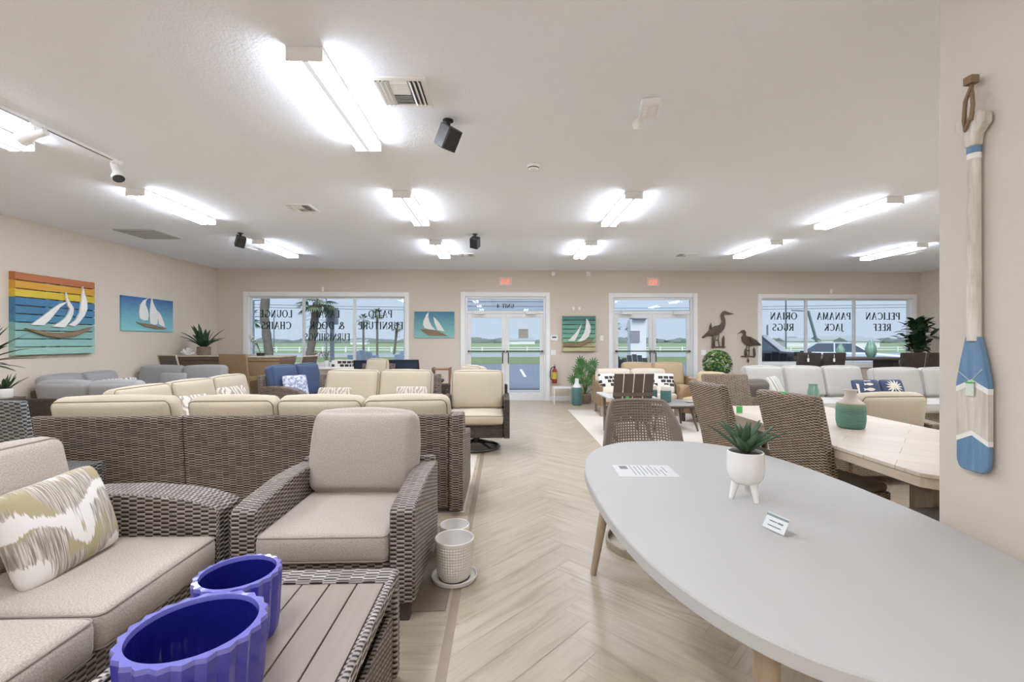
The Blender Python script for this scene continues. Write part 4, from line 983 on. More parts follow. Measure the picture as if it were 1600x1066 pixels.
# palm leaves at left edge
root = thing('potted_palm', 'green palm with long leaves cut by the left edge', 'potted plant', (-5.5, 4.95, 0))
m = MB(); m.lathe([(.01, 0), (.14, 0), (.18, .3), (.16, .3), (.01, .27)], 24); m.build('pot', K['wgl'], root)
m = MB(); m.tube([(0, 0, .25), (.02, 0, .8), (0, 0, 1.15)], [.03, .022, .015]); m.build('trunk', K['rope'], root)
m = MB(); rn = random.Random(5)
for i in range(34):
    a = R(rn.uniform(0, 360)); e = R(rn.uniform(0, 70)); m.leaf((0, 0, 1.15), (cos(a) * cos(e), sin(a) * cos(e), sin(e)), rn.uniform(.35, .55), .055, .45, 8)
m.build('leaves', K['leafd'], root)

# ---------------- white quartz table
root = thing('dining_table', 'long white oval stone table with splayed wooden legs, right foreground', 'table', (.985, 1.87, 0))
n = 96; ex = 2 / 2.55
def sup(a, b, k): return [(a * abs(cos(t)) ** ex * (1 if cos(t) >= 0 else -1), b * abs(sin(t)) ** ex * (1 if sin(t) >= 0 else -1)) for t in [2 * pi * i / k for i in range(k)]]
m = MB(); vs = []; rings = [(.004, .704), (.0, .708), (0, .742), (.003, .748), (.008, .75)]
for d, zz in rings: vs += [(x, y, zz) for x, y in sup(.597 - d, 1.07 - d, n)]
fs = [[i * n + k, i * n + (k + 1) % n, (i + 1) * n + (k + 1) % n, (i + 1) * n + k] for i in range(len(rings) - 1) for k in range(n)]
fs += [list(range(n))[::-1], [(len(rings) - 1) * n + k for k in range(n)]]
m.add(vs, fs); m.build('tabletop', K['quartz'], root, ang=25)
for sx in (-1, 1):
    for sy in (-1, 1):
        LX_ = (.448, .36) if sy > 0 else (.38, .31)
        m = MB(); m.tube([(sx * LX_[0], sy * .845, .005), (sx * LX_[1], sy * .72, .70)], [.019, .034], 14); m.build('leg', K['oak'], root)
        m = MB(); m.tube([(sx * LX_[0], sy * .846, 0), (sx * LX_[0], sy * .8455, .008)], [.012, .012], 10); m.build('foot_glide', K['black'], root)
m = MB(); m.bx(-.36, .36, -.74, -.68, .64, .70); m.bx(-.36, .36, .68, .74, .64, .70); m.bx(-.03, .03, -.68, .68, .64, .70); m.build('apron', K['oak'], root, bev=.004)
# centre beam
root = thing('potted_succulent', 'spiky green succulent in a white three-legged pot on the white table', 'potted plant', (.995, 1.845, .75))
r = .073; m = MB(); m.lathe([(.002, .062), (.03, .063), (.052, .072), (.066, .09), (.073, .12), (.0735, .15), (.070, .195), (.066, .198), (.063, .195), (.064, .17), (.002, .165)], 40); m.build('pot', K['wgl'], root)
for a in (-70, 170, 50):
    m = MB(); m.tube([(.055 * cos(R(a)), .055 * sin(R(a)), .0), (.036 * cos(R(a)), .036 * sin(R(a)), .082)], [.009, .019], 12); m.build('leg', K['wgl'], root)
m = MB(); m.lathe([(.064, .185), (.03, .192), (.001, .194)], 24); m.build('soil', K['soil'], root)
m = MB(); rn = random.Random(11)
prof = lambda t: (1 - t) ** .75 * (.6 + .9 * min(1, t * 3)) if t < .98 else .03
for i in range(22):
    a = R(i * 137.5); k = i / 22; e = R(84 - 52 * k ** .8); L = .10 + .075 * k ** .5 + rn.uniform(-.01, .015)
    if 9 < i < 13: L *= .8
    m.leaf((.012 * cos(a) * k, .012 * sin(a) * k, .19), (cos(a) * cos(e), sin(a) * cos(e), sin(e)), L, .034, .12, 7, fold=.55, prof=prof)
m.build('leaves', K['agave'], root, solid=.003)
# paper
root = thing('paper_sheet', 'printed sheet of paper lying near the far left of the white table', 'paper', (.705, 2.255, .7505), -3)
m = MB(); m.bx(-.145, .145, -.105, .105, 0, .001); m.build('sheet', plain('paper', 'cfcfcd', .6, var=.01), root)
K['print'] = plain('printed_ink', '7c7c7c', .7)
m = MB(); m.bx(-.115, -.075, .03, .085, .001, .0013)
for i, (a, b) in enumerate(((-.07, .1), (-.07, .08), (-.08, .09), (-.05, .1), (-.07, .06), (-.08, .1), (-.05, .05), (-.08, .02), (-.03, .07))):
    x = -.06 + i * .02; m.bx(x, x + .004, a, b, .001, .0013)
m.build('printing', K['print'], root)
root = thing('sign_holder', 'small clear acrylic price holder on the white table before the plant', 'sign', (.925, 1.52, .75), -72)
m = MB(); mx = TR(0, -.015, 0) @ RX(-30)
m.box((0, 0, .032), (.092, .0025, .064), mx); m.bx(-.046, .046, -.0, .045, 0, .0025); m.build('holder', K['cglass'], root)
m = MB(); m.box((0, -.002, .034), (.084, .001, .054), mx); m.build('card', plain('card', 'd2d4d1', .6, var=.01), root)
m = MB(); m.box((0, -.0028, .054), (.084, .0008, .008), mx); m.build('card_band', plain('grey_band', '7f8a88', .6), root)
m = MB(); m.box((-.01, -.0028, .036), (.03, .0008, .004), mx); m.box((.018, -.0028, .036), (.02, .0008, .006), mx); m.box((0, -.0028, .02), (.05, .0008, .004), mx); m.build('printing', K['print'], root)

# rope swivel chair at the far end of the white table
K['ropeg'] = plain('taupe_rope', '8d8172', .85, bump=.6, bsc=400)
def rope_chair(label, loc, rz):
    root = thing('rope_dining_chair', label, 'chair', loc, rz)
    # back shell: profile curved around the seat
    def pt(u, v):      # u -1..1 across, v 0..1 up
        hw = .31 - .045 * v; a = u * 68; f = .30 + .04 * v
        x = hw * sin(R(a)) / sin(R(68)); y = .06 + f * (cos(R(a)) - cos(R(68))) ; top = .955 - .30 * max(0, abs(u) - .62) ** 1.3 * 2.2
        return Vector((x, y + .05 * v, .44 + (top - .44) * v))
    m = MB(); nu, nv = 34, 26
    for i in range(nu + 1):
        u = -1 + 2 * i / nu; m.tube([pt(u, v / 10) for v in range(11)], .006, 5, cap=False)
    for j in range(1, nv):
        v = j / nv; off = .006 * (1 if j % 2 else -1)
        m.tube([pt(-1 + 2 * i / 24, v) for i in range(25)], .0062, 5, cap=False)
    m.build('woven_back', K['ropeg'], root)
    m = MB(); rim = [pt(-1, v / 8) for v in range(9)] + [pt(-1 + 2 * i / 30, 1) for i in range(1, 31)] + [pt(1, 1 - v / 8) for v in range(1, 9)]
    m.tube(rim, .012, 8); m.build('back_frame', K['ropeg'], root)
    m = MB(); m.cush((0, 0, .44), (.52, .50, .07), .035, .01); m.build('seat', K['lg2'], root, weld=True)
    m = MB(); m.bx(-.22, .22, -.2, .22, .375, .41); m.tube([(0, 0, .07), (0, 0, .38)], .03, 14); m.build('pedestal', K['bronze'], root)
    ring = [(.285 * cos(R(a)), .285 * sin(R(a))) for a in range(0, 360, 8)]
    m = MB(); nn = len(ring)
    vs = [(x * q, y * q, zz) for q, zz in ((1, .0), (1, .045), (.95, .045), (.95, .0)) for x, y in ring]
    fs = [[i * nn + k, i * nn + (k + 1) % nn, ((i + 1) % 4) * nn + (k + 1) % nn, ((i + 1) % 4) * nn + k] for i in range(4) for k in range(nn)]
    m.add(vs, fs); m.build('base_ring', K['oakr'], root)
    m = MB(); m.box((0, 0, .05), (.54, .035, .03), RZ(45)); m.box((0, 0, .05), (.54, .035, .03), RZ(-45)); m.build('base_arm', K['bronze'], root, bev=.003)
K['oakr'] = wood('base_oak', '8f806c', 'a99a85', 1, .5)
rope_chair('taupe open rope weave chair at the far end of the white table', (.99, 3.10, 0), 0)

# ---------------- right dining set
root = thing('dining_table', 'whitewashed wood rectangular dining table with cut corners, right of the white table', 'table', (2.615, 3.31, 0))
hx, hy, z = .565, 1.19, .75
oct_ = [(-hx, -hy + .06), (-hx + .06, -hy), (hx - .06, -hy), (hx, -hy + .06), (hx, hy - .06), (hx - .06, hy), (-hx + .06, hy), (-hx, hy - .06)]
g = N('parquet_wood'); br = g.n('TexBrick'); br.offset = .5; br.inputs['Scale'].default_value = 1; br.inputs['Mortar Size'].default_value = .0025; br.inputs['Brick Width'].default_value = .6; br.inputs['Row Height'].default_value = .19
br.inputs['Color1'].default_value = lin('cbbda8'); br.inputs['Color2'].default_value = lin('d5c9b6'); br.inputs['Mortar'].default_value = lin('a89a86')
g.l(g.mapping(g.ob(), (1, 1, 1), (0, 0, R(45))), br.inputs[0]); nz = g.noise(g.mapping(g.ob(), (3, 16, 3), (0, 0, R(45))), 3, 4)
m = MB(); m.prism(oct_, 'z', z - .022, z); m.build('tabletop', g.set(g.mix(g.m('MULTIPLY', nz, .3), br.outputs[0], lin('b5a58e')), .45), root, bev=.004)
m = MB(); m.prism([(a * .985, b * .992) for a, b in oct_], 'z', z - .075, z - .023); m.build('apron', K['oakt'], root, bev=.004)
for sy in (-.62, .75):
    m = MB(); m.box((0, sy, .34), (.16, .16, .66)); m.box((0, sy, .035), (.75, .1, .07)); m.box((0, sy, .645), (.75, .1, .06)); m.build('pedestal_leg', K['oak'], root, bev=.006)
m = MB(); m.box((0, 0, .2), (.08, 1.4, .1)); m.build('stretcher', K['oak'], root, bev=.006)
def wchair(label, loc, rz, back=1.05, W=.5, tagc=False):
    root = thing('wicker_dining_chair', label, 'chair', loc, rz, 'natural wicker dining chairs'); D = .5
    m = MB()
    pts = [(-1, 0), (-.6, .012), (-.2, 0), (.2, 0), (.6, .012), (1, 0)]
    m.prism([(D / 2 - .09, .40), (D / 2 - .02, .36), (D / 2 + .03, .62), (D / 2 + .15, back - .02), (D / 2 + .13, back), (D / 2 + .085, back), (D / 2 + .065, back - .02), (D / 2 - .045, .62)], 'x', -W / 2, W / 2); m.build('backrest', K['wkn'], root, bev=.018, seg=3)
    m = MB(); m.bx(-W / 2, W / 2, -D / 2, D / 2 - .05, .36, .42); m.build('seat_frame', K['wkn'], root, bev=.012)
    m = MB(); m.cush((0, -.03, .445), (W - .02, D - .07, .06), .028, .01); m.build('seat_cushion', K['sling'], root, weld=True)
    for x in (-W / 2 + .03, W / 2 - .03):
        for y in (-D / 2 + .03, D / 2 - .06): m = MB(); m.box((x, y, .18), (.045, .045, .36)); m.build('leg', K['oak'], root, bev=.004)
    if tagc: m = MB(); m.box((0, D / 2 + .13, back - .03), (.045, .004, .07)); m.build('price_tag', K['gtag'], root)
    return root
K['gtag'] = plain('bright_green_tag', '5fd070', .5)
wchair('high back natural wicker chair nearest, just right of the succulent', (2.22, 3.04, 0), 104, 1.06, .46, True)
wchair('high back natural wicker chair left of the succulent, further along the dining table', (2.03, 3.74, 0), 96, 1.06, .48)
wchair('natural wicker chair at the far end of the washed wood table, facing camera', (2.56, 4.85, 0), 0, 1.02, .52)
root = thing('bench', 'low wooden framed bench seat under the near end of the washed wood table', 'bench', (2.44, 2.34, 0))
m = MB(); m.bx(-.26, .26, -.22, .22, .40, .44); m.build('seat', K['sling'], root, bev=.01)
m = MB(); m.bx(-.27, .27, -.23, -.2, .34, .40); m.bx(-.27, .27, .2, .23, .34, .40); m.bx(-.27, -.24, -.2, .2, .34, .40); m.bx(.24, .27, -.2, .2, .34, .40); m.build('frame', K['oak'], root, bev=.004)
for x in (-.25, .25):
    for y in (-.21, .21): m = MB(); m.box((x, y, .17), (.035, .035, .34)); m.build('leg', K['oak'], root, bev=.003)
# woven vase
g = N('woven_teal'); x = g.n('SeparateXYZ'); g.l(g.ob(), x.inputs[0]); zc = x.outputs[2]
zz = g.m('FRACT', g.m('MULTIPLY', zc, 70)); h = g.m('SINE', g.m('MULTIPLY', zz, pi)); nz = g.noise(g.mapping(g.ob(), (30, 30, 90)), 3, 2)
g.bump(g.m('ADD', h, nz), .8, .004)
K['wteal'] = g.set(g.mix(g.m('MULTIPLY', nz, .7), g.ramp(zc, [(.0, lin('4a7a6e')), (.10, lin('4f7f73')), (.13, lin('3d6a60')), (.16, lin('6c8f78')), (.19, lin('a89f6e'))]), lin('86a894')), .8)
root = thing('woven_vase', 'teal woven vase with cream ceramic neck on the washed wood table', 'vase', (2.60, 3.33, .75))
m = MB(); m.lathe([(.01, 0), (.075, 0), (.088, .012), (.095, .06), (.095, .15), (.09, .185), (.08, .19)], 40); m.build('woven_body', K['wteal'], root)
m = MB(); m.lathe([(.085, .188), (.07, .2), (.052, .215), (.04, .24), (.037, .27), (.043, .285), (.037, .286), (.03, .26), (.001, .2)], 32); m.build('neck', plain('cream_ceramic', 'cdbfb0', .5), root)
m = MB(); m.box((0, 0, .03), (.055, .003, .06)); o = m.build('price_card', K['gtag'], None); o.location = (1.98 + .15, 4.05, .75); tag(o, 'bright green price card standing on the washed wood table', 'price card'); 

# swivel lounge chair turned away, beyond the table
S3 = dict(wk='wkn', fab='beige', pip='beigep')
lounge('lounge_chair', 'beige fabric lounge chair with wicker arms beyond the washed wood table', 'armchair', (3.78, 4.62, 0), 180, .95, .85, 1, aw=.14, ah=.60, bh=.55, bch=.46, bcz=.44, lean=8, group=None, z0=.1, **S3)
root = thing('side_table', 'small wood side table under the green glass vase', 'side table', (3.72, 5.36, 0))
m = MB(); m.lathe([(.001, .56), (.22, .56), (.22, .60), (.001, .60)], 32); m.build('tabletop', K['oakt'], root)
for a in (30, 150, 270): m = MB(); m.tube([(.17 * cos(R(a)), .17 * sin(R(a)), 0), (.12 * cos(R(a)), .12 * sin(R(a)), .57)], .018); m.build('leg', K['oak'], root)
root = thing('glass_vase', 'tall ribbed pale green glass vase on a side table before the linen sectional', 'vase', (3.72, 5.36, .60))
m = MB(); m.lathe([(.001, 0), (.055, 0), (.062, .02), (.06, .2), (.048, .24), (.046, .28), (.04, .28), (.05, .2), (.05, .02), (.001, .015)], 36, fn=lambda q, i: 1 + .05 * sin(q * 9)); m.build('vase_body', K['tealg'], root)
# linen sectional
S4 = dict(wk='wkn', fab='lg2', pip='lg2p')
lounge('sectional_sofa', 'pale linen sectional with deep cushions in front of the right window, left section', 'sofa', (5.05, 7.3, 0), 0, 2.2, .95, 3, arms=(1, 0), ah=.6, bh=.74, bch=.53, bcz=.46, lean=16, z0=.08, group='pale linen sectional sections', **S4)
lounge('sectional_sofa', 'pale linen sectional section behind the two navy pillows', 'sofa', (7.02, 7.15, 0), 0, 1.68, .95, 2, arms=(0, 0), ah=.6, bh=.74, bch=.50, bcz=.46, lean=12, z0=.08, group='pale linen sectional sections', **S4)
lounge('sectional_sofa', 'pale linen chaise section running toward camera beside the beige lounge chair', 'sofa', (7.75, 5.78, 0), -90, 1.7, .9, 2, arms=(0, 0), bh=.7, bch=.48, bcz=.46, z0=.08, group='pale linen sectional sections', **S4)
K['navy'] = fabric('navy_fabric', '434b66', .85, 400); K['offw'] = plain('off_white_thread', 'e2dccb', .85)
def deco(root, mx, wd, ht, t, polys, name, mt):
    m = MB()
    for poly in polys:
        cx = sum(p[0] for p in poly) / len(poly); cy = sum(p[1] for p in poly) / len(poly); L = 5
        vs = [pil_pt(wd, ht, t, cx, cy, 1, .003)]; n_ = len(poly)
        for k in range(1, L + 1): vs += [pil_pt(wd, ht, t, cx + (px_ - cx) * k / L, cy + (py_ - cy) * k / L, 1, .003) for px_, py_ in poly]
        fs = [(0, 1 + i, 1 + (i + 1) % n_) for i in range(n_)]
        for k in range(L - 1): fs += [(1 + k * n_ + i, 1 + (k + 1) * n_ + i, 1 + (k + 1) * n_ + (i + 1) % n_, 1 + k * n_ + (i + 1) % n_) for i in range(n_)]
        m.add(vs, fs, mx)
    m.build(name, mt, root, smooth=False)
def fish(cx, cy, s_, fl=1): 
    b = [(-.5, 0), (-.3, .13), (0, .18), (.3, .1), (.42, .02), (.62, .16), (.56, 0), (.62, -.16), (.42, -.02), (.3, -.1), (0, -.18), (-.3, -.13)]
    return [(cx + fl * a * s_, cy + c * s_ * 1.1) for a, c in b][::fl]
def leafp(x0, y0, ang, L, wd):
    c, s_ = cos(R(ang)), sin(R(ang)); pts = [(0, 0), (.35, .5), (.7, .4), (1, 0), (.7, -.4), (.35, -.5)]
    return [(x0 + a * L * c - b * wd * s_, y0 + a * L * s_ + b * wd * c) for a, b in pts]
root, mx = throw('throw_pillow', 'navy pillow with white fish on the pale linen sectional', (5.66, 6.86, .465), 0, 20, .45, .36, .12, K['navy'])
deco(root, mx, .45, .36, .12, [fish(.1, .5, .62, -1), fish(.05, .02, .75, -1), fish(.1, -.45, .65, 1), [(-.82, -.6), (-.68, -.6), (-.62, .5), (-.8, .6)], [(-.2, .78), (.3, .78), (.28, .86), (-.18, .86)], [(-.3, -.85), (.5, -.85), (.4, -.75), (-.2, -.75)]], 'fish_print', K['offw'])
root, mx = throw('throw_pillow', 'navy pillow with white palm tree, right of the fish pillow', (6.08, 6.87, .465), 0, 20, .38, .36, .12, K['navy'])
deco(root, mx, .38, .36, .12, [leafp(0, .25, a, .72, .14) for a in (0, 25, 50, 75, 105, 130, 155, 180, 205, 230, 310, 335)] + [[(-.05, -.85), (.06, -.85), (.05, .2), (-.04, .2)]], 'palm_print', K['offw'])
throw('throw_pillow', 'pale pillow with grey stripes at the left end of the linen sectional', (4.32, 6.95, .465), 45, 22, .5, .42, .14, swirl('grey_stripe', 'a4a49c', 'd6d3ca', 10, 2))
lounge('lounge_chair', 'taupe cushioned lounge chair behind the far wicker dining chair', 'armchair', (3.1, 5.9, 0), 205, .6, .62, 1, 'wkn', 'sling', None, aw=.05, ah=.58, bh=.7, bch=.5, bcz=.42, sz=.43, z0=.12)
# bar height dark dining by right window
root = thing('bar_table', 'dark brown long bar height table in front of the right window', 'table', (7.15, 9.0, 0))
m = MB(); m.bx(-1.05, .9, -.4, .4, 1.02, 1.07); m.build('tabletop', K['dwood'], root, bev=.015)
for x in (-.7, .6): m = MB(); m.box((x, 0, .52), (.12, .5, 1.0)); m.box((x, 0, .03), (.16, .7, .06)); m.build('leg', K['dwood'], root, bev=.006)
m = MB(); m.box((-.05, 0, .4), (1.2, .08, .08)); m.build('stretcher', K['dwood'], root)
bc = [(5.93, 8.2, 184, 'dark wicker bar chair with white tag, second from left at the dark bar table'), (5.48, 8.2, 180, 'dark wicker bar chair with white tag, leftmost at the dark bar table'), (7.42, 8.2, 176, 'dark wicker bar chair at the right end of the dark bar table'), (7.88, 8.2, 180, 'dark wicker bar chair rightmost, partly behind the partition wall')]
for x, y, a, lb in bc:
    root = parsons('bar_chair', lb, 'bar chair', (x, y + .05, 0), a, 'wkd2', .72, 1.19, .42, .44, 'dark wicker bar chairs')
    if x > 7: continue
    m = MB(); m.box((.05, .30, 1.06), (.035, .004, .06)); m.tube([(.05, .30, 1.16), (.05, .30, 1.09)], .003, 5); m.build('price_tag', K['whitem'], root)
def gvase(label, loc, s_):
    root = thing('glass_vase', label, 'vase', loc, 0, 'teardrop green glass vases')
    m = MB(); m.lathe([(.001, 0), (.05 * s_, 0), (.085 * s_, .06 * s_), (.10 * s_, .13 * s_), (.088 * s_, .22 * s_), (.05 * s_, .31 * s_), (.03 * s_, .35 * s_), (.026 * s_, .35 * s_), (.04 * s_, .30 * s_), (.001, .25 * s_)], 28); m.build('vase_body', K['tealg'], root)
gvase('smaller teardrop green glass vase on the dark bar table', (6.70, 8.85, 1.07), .78)
gvase('larger teardrop green glass vase on the dark bar table', (7.32, 8.85, 1.07), 1.0)
# fiddle plant
root = thing('potted_tree', 'tall broad-leaved rubber plant in the right corner by the window', 'potted plant', (9.1, 9.75, 0))
m = MB(); m.lathe([(.01, 0), (.16, 0), (.2, .35), (.18, .35), (.01, .32)], 28); m.build('pot', K['wgl'], root)
m = MB()
for dx, dy in ((-.03, 0), (.03, .02), (0, -.03)): m.tube([(dx, dy, .3), (dx * 2, dy * 2, 1.0), (dx * 7, dy * 6, 1.5)], [.016, .013, .008])
m.build('stem', K['rope'], root)
m = MB(); rn = random.Random(21)
for i in range(150):
    a = R(rn.uniform(0, 360)); rr = rn.uniform(.02, .33); zz = rn.uniform(1.12, 1.85); k = 1 - abs(zz - 1.5) / .55; rr *= max(.35, k) ; e = R(rn.uniform(-10, 60))
    m.leaf((rr * cos(a), rr * sin(a), zz), (cos(a) * cos(e), sin(a) * cos(e), sin(e)), rn.uniform(.17, .25), rn.uniform(.12, .17), .5, 6, fold=.15)
m.build('leaves', K['leafd'], root)

# ---------------- lounge group before the right door
o = MB(); o.bx(1.3, 4.15, 5.9, 9.2, .001, .005); r_ = o.build('area_rug', fabric('cream_rug', 'd9d0c2', .9, 60), None, bev=.004); tag(r_, 'cream flatweave rug under the lounge group by the right door', 'rug')
o = MB(); o.bx(-4.4, -.32, 3.72, 5.62, .001, .005); r_ = o.build('area_rug', fabric('cream_rug2', 'd4cbb9', .9, 60), None, bev=.004); tag(r_, 'cream rug under the beige sectional left of the aisle', 'rug')
o = MB(); o.bx(-2.6, -.30, 2.37, 3.45, .001, .005); r_ = o.build('area_rug', fabric('taupe_rug', '8f8170', .85, 60), None, bev=.003); tag(r_, 'taupe rug edge under the near wicker armchair', 'rug')
lounge('sofa', 'white rope and cream cushioned sofa facing camera behind the lounge coffee table', 'sofa', (2.52, 8.72, 0), 0, 1.5, .8, 2, 'wkl', 'crm', None, aw=.06, ah=.62, bh=.72, bch=.46, bcz=.40, sz=.42, z0=.2, legs=4, armdip=.05, footmat='oak')
def bwp():
    g = N('black_white_blocks'); v = g.n('TexBrick'); v.inputs['Scale'].default_value = 1; v.inputs['Brick Width'].default_value = .10; v.inputs['Row Height'].default_value = .07; v.inputs['Mortar Size'].default_value = .008; v.inputs['Color1'].default_value = (0, 0, 0, 1); v.inputs['Color2'].default_value = (1, 1, 1, 1); v.inputs['Mortar'].default_value = (1, 1, 1, 1); g.l(g.uv(), v.inputs['Vector']); x = g.n('SeparateColor'); g.l(v.outputs['Color'], x.inputs[0])
    return g.set(g.ramp(x.outputs[0], [(.0, lin('3c3836')), (.45, lin('3c3836')), (.46, lin('e8e4da')), (1, lin('e8e4da'))], 'CONSTANT'), .9)
K['bwp'] = bwp()
throw('throw_pillow', 'black and white block pillow at the left end of the cream sofa', (1.98, 8.42, .42), 25, 18, .4, .4, .13, K['bwp'])
throw('throw_pillow', 'black and white block pillow at the right end of the cream sofa, behind the lanterns', (2.98, 8.40, .42), -10, 18, .42, .4, .13, K['bwp'])
def adir(label, loc, rz, bm, am, group=None, ns=4, name='adirondack_chair', z0=0, sc=1.0):
    root = thing(name, label, 'adirondack chair', loc, rz, group); root.scale = (sc, sc, sc)
    sw = .13
    for i in range(ns):
        x = (i - (ns - 1) / 2) * (sw + .014)
        tz = .95 - (.0 if ns == 4 else .025 * (i - (ns - 1) / 2) ** 2)
        m = MB(); m.box((0, 0, 0), (sw, .02, tz - .22), TR(x, .30, (tz + .22) / 2) @ RX(-16)); m.build('back_slat', K[bm], root, bev=.004)
    m = MB(); m.box((0, .335, .64), (ns * (sw + .014), .02, .05)); m.box((0, .22, .34), (ns * (sw + .014), .02, .06)); m.build('back_brace', K[bm], root)
    for i in range(5):
        m = MB(); m.box((0, 0, 0), (.54, .085, .02), TR(0, -.28 + i * .10, .385 - i * .032)); m.build('seat_slat', K[bm], root, bev=.004)
    for sg in (-1, 1):
        x = sg * .31
        m = MB(); m.prism([(x - .07, -.38), (x - .03, -.43), (x + .03, -.43), (x + .07, -.38), (x + .06, -.1), (x + .04, .34), (x - .04, .34), (x - .06, -.1)], 'z', .57, .592); m.build('arm', K[am], root, bev=.004)
        m = MB(); m.prism([(-.36, 0), (-.28, 0), (-.26, .38), (-.36, .38)], 'x', x - .05 * sg - .012, x - .05 * sg + .012); m.box((x - .05 * sg, -.32, .48), (.025, .07, .19)); m.build('leg', K[bm], root)
        m = MB(); m.prism([(-.3, .30), (-.3, .38), (.15, .25), (.42, .0), (.32, 0), (.1, .18)], 'x', x - .06 * sg - .012, x - .06 * sg + .012); m.box((x - .05 * sg, .27, .42), (.025, .06, .32)); m.build('leg', K[bm], root)
    return root
K['armg'] = plain('pale_grey_resin', 'c6c6c4', .5)
r_ = adir('dark taupe slat adirondack chair with pale grey arms, back turned to camera', (1.83, 6.72, 0.005), 180, 'taupe', 'armg')
m = MB(); m.box((.08, .33, .62), (.045, .004, .09)); m.build('price_tag', K['gtag'], r_)
root = thing('coffee_table', 'dark oval coffee table with splayed legs on the cream rug', 'coffee table', (2.66, 7.28, .005))
m = MB(); vs = [(.52 * cos(2 * pi * i / 40), .40 * sin(2 * pi * i / 40)) for i in range(40)]; m.prism(vs, 'z', .385, .41); m.build('tabletop', plain('grey_stone_top', '9b958c', .35), root, bev=.008)
m = MB(); m.prism([(a * .93, b * .9) for a, b in vs], 'z', .35, .384); m.build('apron', K['taupe'], root)
for sx in (-1, 1):
    for sy in (-1, 1): m = MB(); m.tube([(sx * .34, sy * .34, 0), (sx * .27, sy * .24, .36)], [.014, .026], 10); m.build('leg', K['taupe'], root)
def lantern(label, loc):
    root = thing('lantern', label, 'lantern', loc, 0, 'teal lanterns')
    m = MB(); m.lathe([(.001, 0), (.075, 0), (.085, .01), (.085, .18), (.075, .19), (.001, .19)], 28); m.build('body', K['teal'], root)
    m = MB(); m.lathe([(.08, .19), (.08, .25), (.05, .27), (.03, .275), (.001, .275)], 28); m.build('lid', plain('cream_lid', 'd9d3c2', .5) if 'cream_lid' not in bpy.data.materials else bpy.data.materials['cream_lid'], root)
lantern('teal jar with cream lid on the oval coffee table, left one', (2.44, 7.42, .415)); lantern('teal jar with cream lid on the oval coffee table, right one', (2.62, 7.28, .415))
root = thing('plate', 'small white dish at the right end of the oval coffee table', 'plate', (3.0, 7.26, .415)); m = MB(); m.lathe([(.001, 0), (.05, 0), (.09, .015), (.085, .017), (.001, .006)], 24); m.build('dish', K['wgl'], root)
lounge('loveseat', 'tan cushioned loveseat standing against the right double door', 'sofa', (3.3, 9.78, 0), 0, 1.5, .75, 2, 'wkl', 'tan', None, aw=.06, ah=.62, bh=.8, bch=.5, bcz=.44, z0=.2)
lounge('lounge_chair', 'tan lounge chair with curved arms and peach pillow right of the cream sofa', 'armchair', (3.52, 7.82, 0), -50, .66, .7, 1, 'wkl', 'tan', None, aw=.07, ah=.6, bh=.76, bch=.46, bcz=.4, sz=.42, z0=.15, armdip=.1)
throw('throw_pillow', 'peach pillow on the tan lounge chair', (3.56, 7.86, .42), -50, 18, .36, .38, .12, K['peach'])
root = thing('side_table', 'tan round-edged console table under the ivy ball', 'side table', (4.45, 9.3, 0))
m = MB(); m.bx(-.55, .55, -.25, .25, .60, .64); m.build('tabletop', K['oakt'], root, bev=.015)
for x in (-.5, .5):
    for y in (-.2, .2): m = MB(); m.tube([(x, y, 0), (x * .95, y, .6)], .02); m.build('leg', K['oak'], root)
root = thing('ivy_topiary', 'round ivy plant in a green pot below the taller heron', 'potted plant', (4.42, 9.3, .64))
m = MB(); m.lathe([(.001, 0), (.08, 0), (.12, .12), (.13, .2), (.1, .3), (.001, .3)], 28); m.build('pot', K['teal'], root)
m = MB(); rn = random.Random(4)
for i in range(760):
    a = R(rn.uniform(0, 360)); t = rn.uniform(-.8, 1); zz = .30 + .27 * t; rr = .245 * math.sqrt(max(0, 1 - t * t)) + rn.uniform(-.03, .02)
    m.leaf((rr * cos(a), rr * sin(a), zz), (cos(a), sin(a), rn.uniform(-.8, .4)), .06, .05, .5, 3, mi=int(rn.random() < .35))
m.build('leaves', [K['leaf'], K['leafy']], root)
# wall side: monstera, bottle, white table
root = thing('potted_monstera', 'monstera plant in a woven pot between the two doors', 'potted plant', (1.83, 10.2, 0))
m = MB(); m.lathe([(.001, 0), (.10, 0), (.15, .1), (.14, .2), (.11, .22), (.001, .2)], 24); m.build('basket', K['wkn'], root)
m = MB(); ml = MB(); rn = random.Random(9)
for i in range(15):
    a = R(i * 137.5); h = .38 + .54 * i / 14; q = rn.uniform(.12, .32) * (1.1 if h < .7 else .7); tip = (q * cos(a), min(.26, q * sin(a)), h)
    m.tube([(0, 0, .2), (tip[0] * .4, tip[1] * .4, h * .7), tip], .006, 5)
    ph = math.atan2(h - .45, tip[0]) if h > .5 else math.atan2(.05, tip[0]); tw = rn.uniform(-.4, .1)
    for k in range(-5, 6):
        b = ph + R(k * 25); ml.leaf(tip, (cos(b), tw, sin(b)), .18 - .012 * abs(k), .032, .25, 4, up=(0, -1, .2), mi=0)
m.build('stem', K['leaf'], root); ml.build('leaves', K['leaf'], root)
root = thing('bottle_vase', 'teal bottle vase with white neck on the floor beside the monstera', 'vase', (1.60, 9.92, 0))
m = MB(); m.lathe([(.001, 0), (.10, 0), (.115, .02), (.115, .36), (.10, .39)], 28); m.build('body', K['teal'], root)
m = MB(); m.lathe([(.10, .39), (.09, .42), (.045, .48), (.04, .58), (.03, .58), (.001, .45)], 28); m.build('neck', K['wgl'], root)
root = thing('side_table', 'small white open metal table below the fire extinguisher', 'side table', (1.32, 10.2, 0))
m = MB(); m.bx(-.21, .21, -.18, .18, .35, .37); m.build('tabletop', K['whitem'], root, bev=.003)
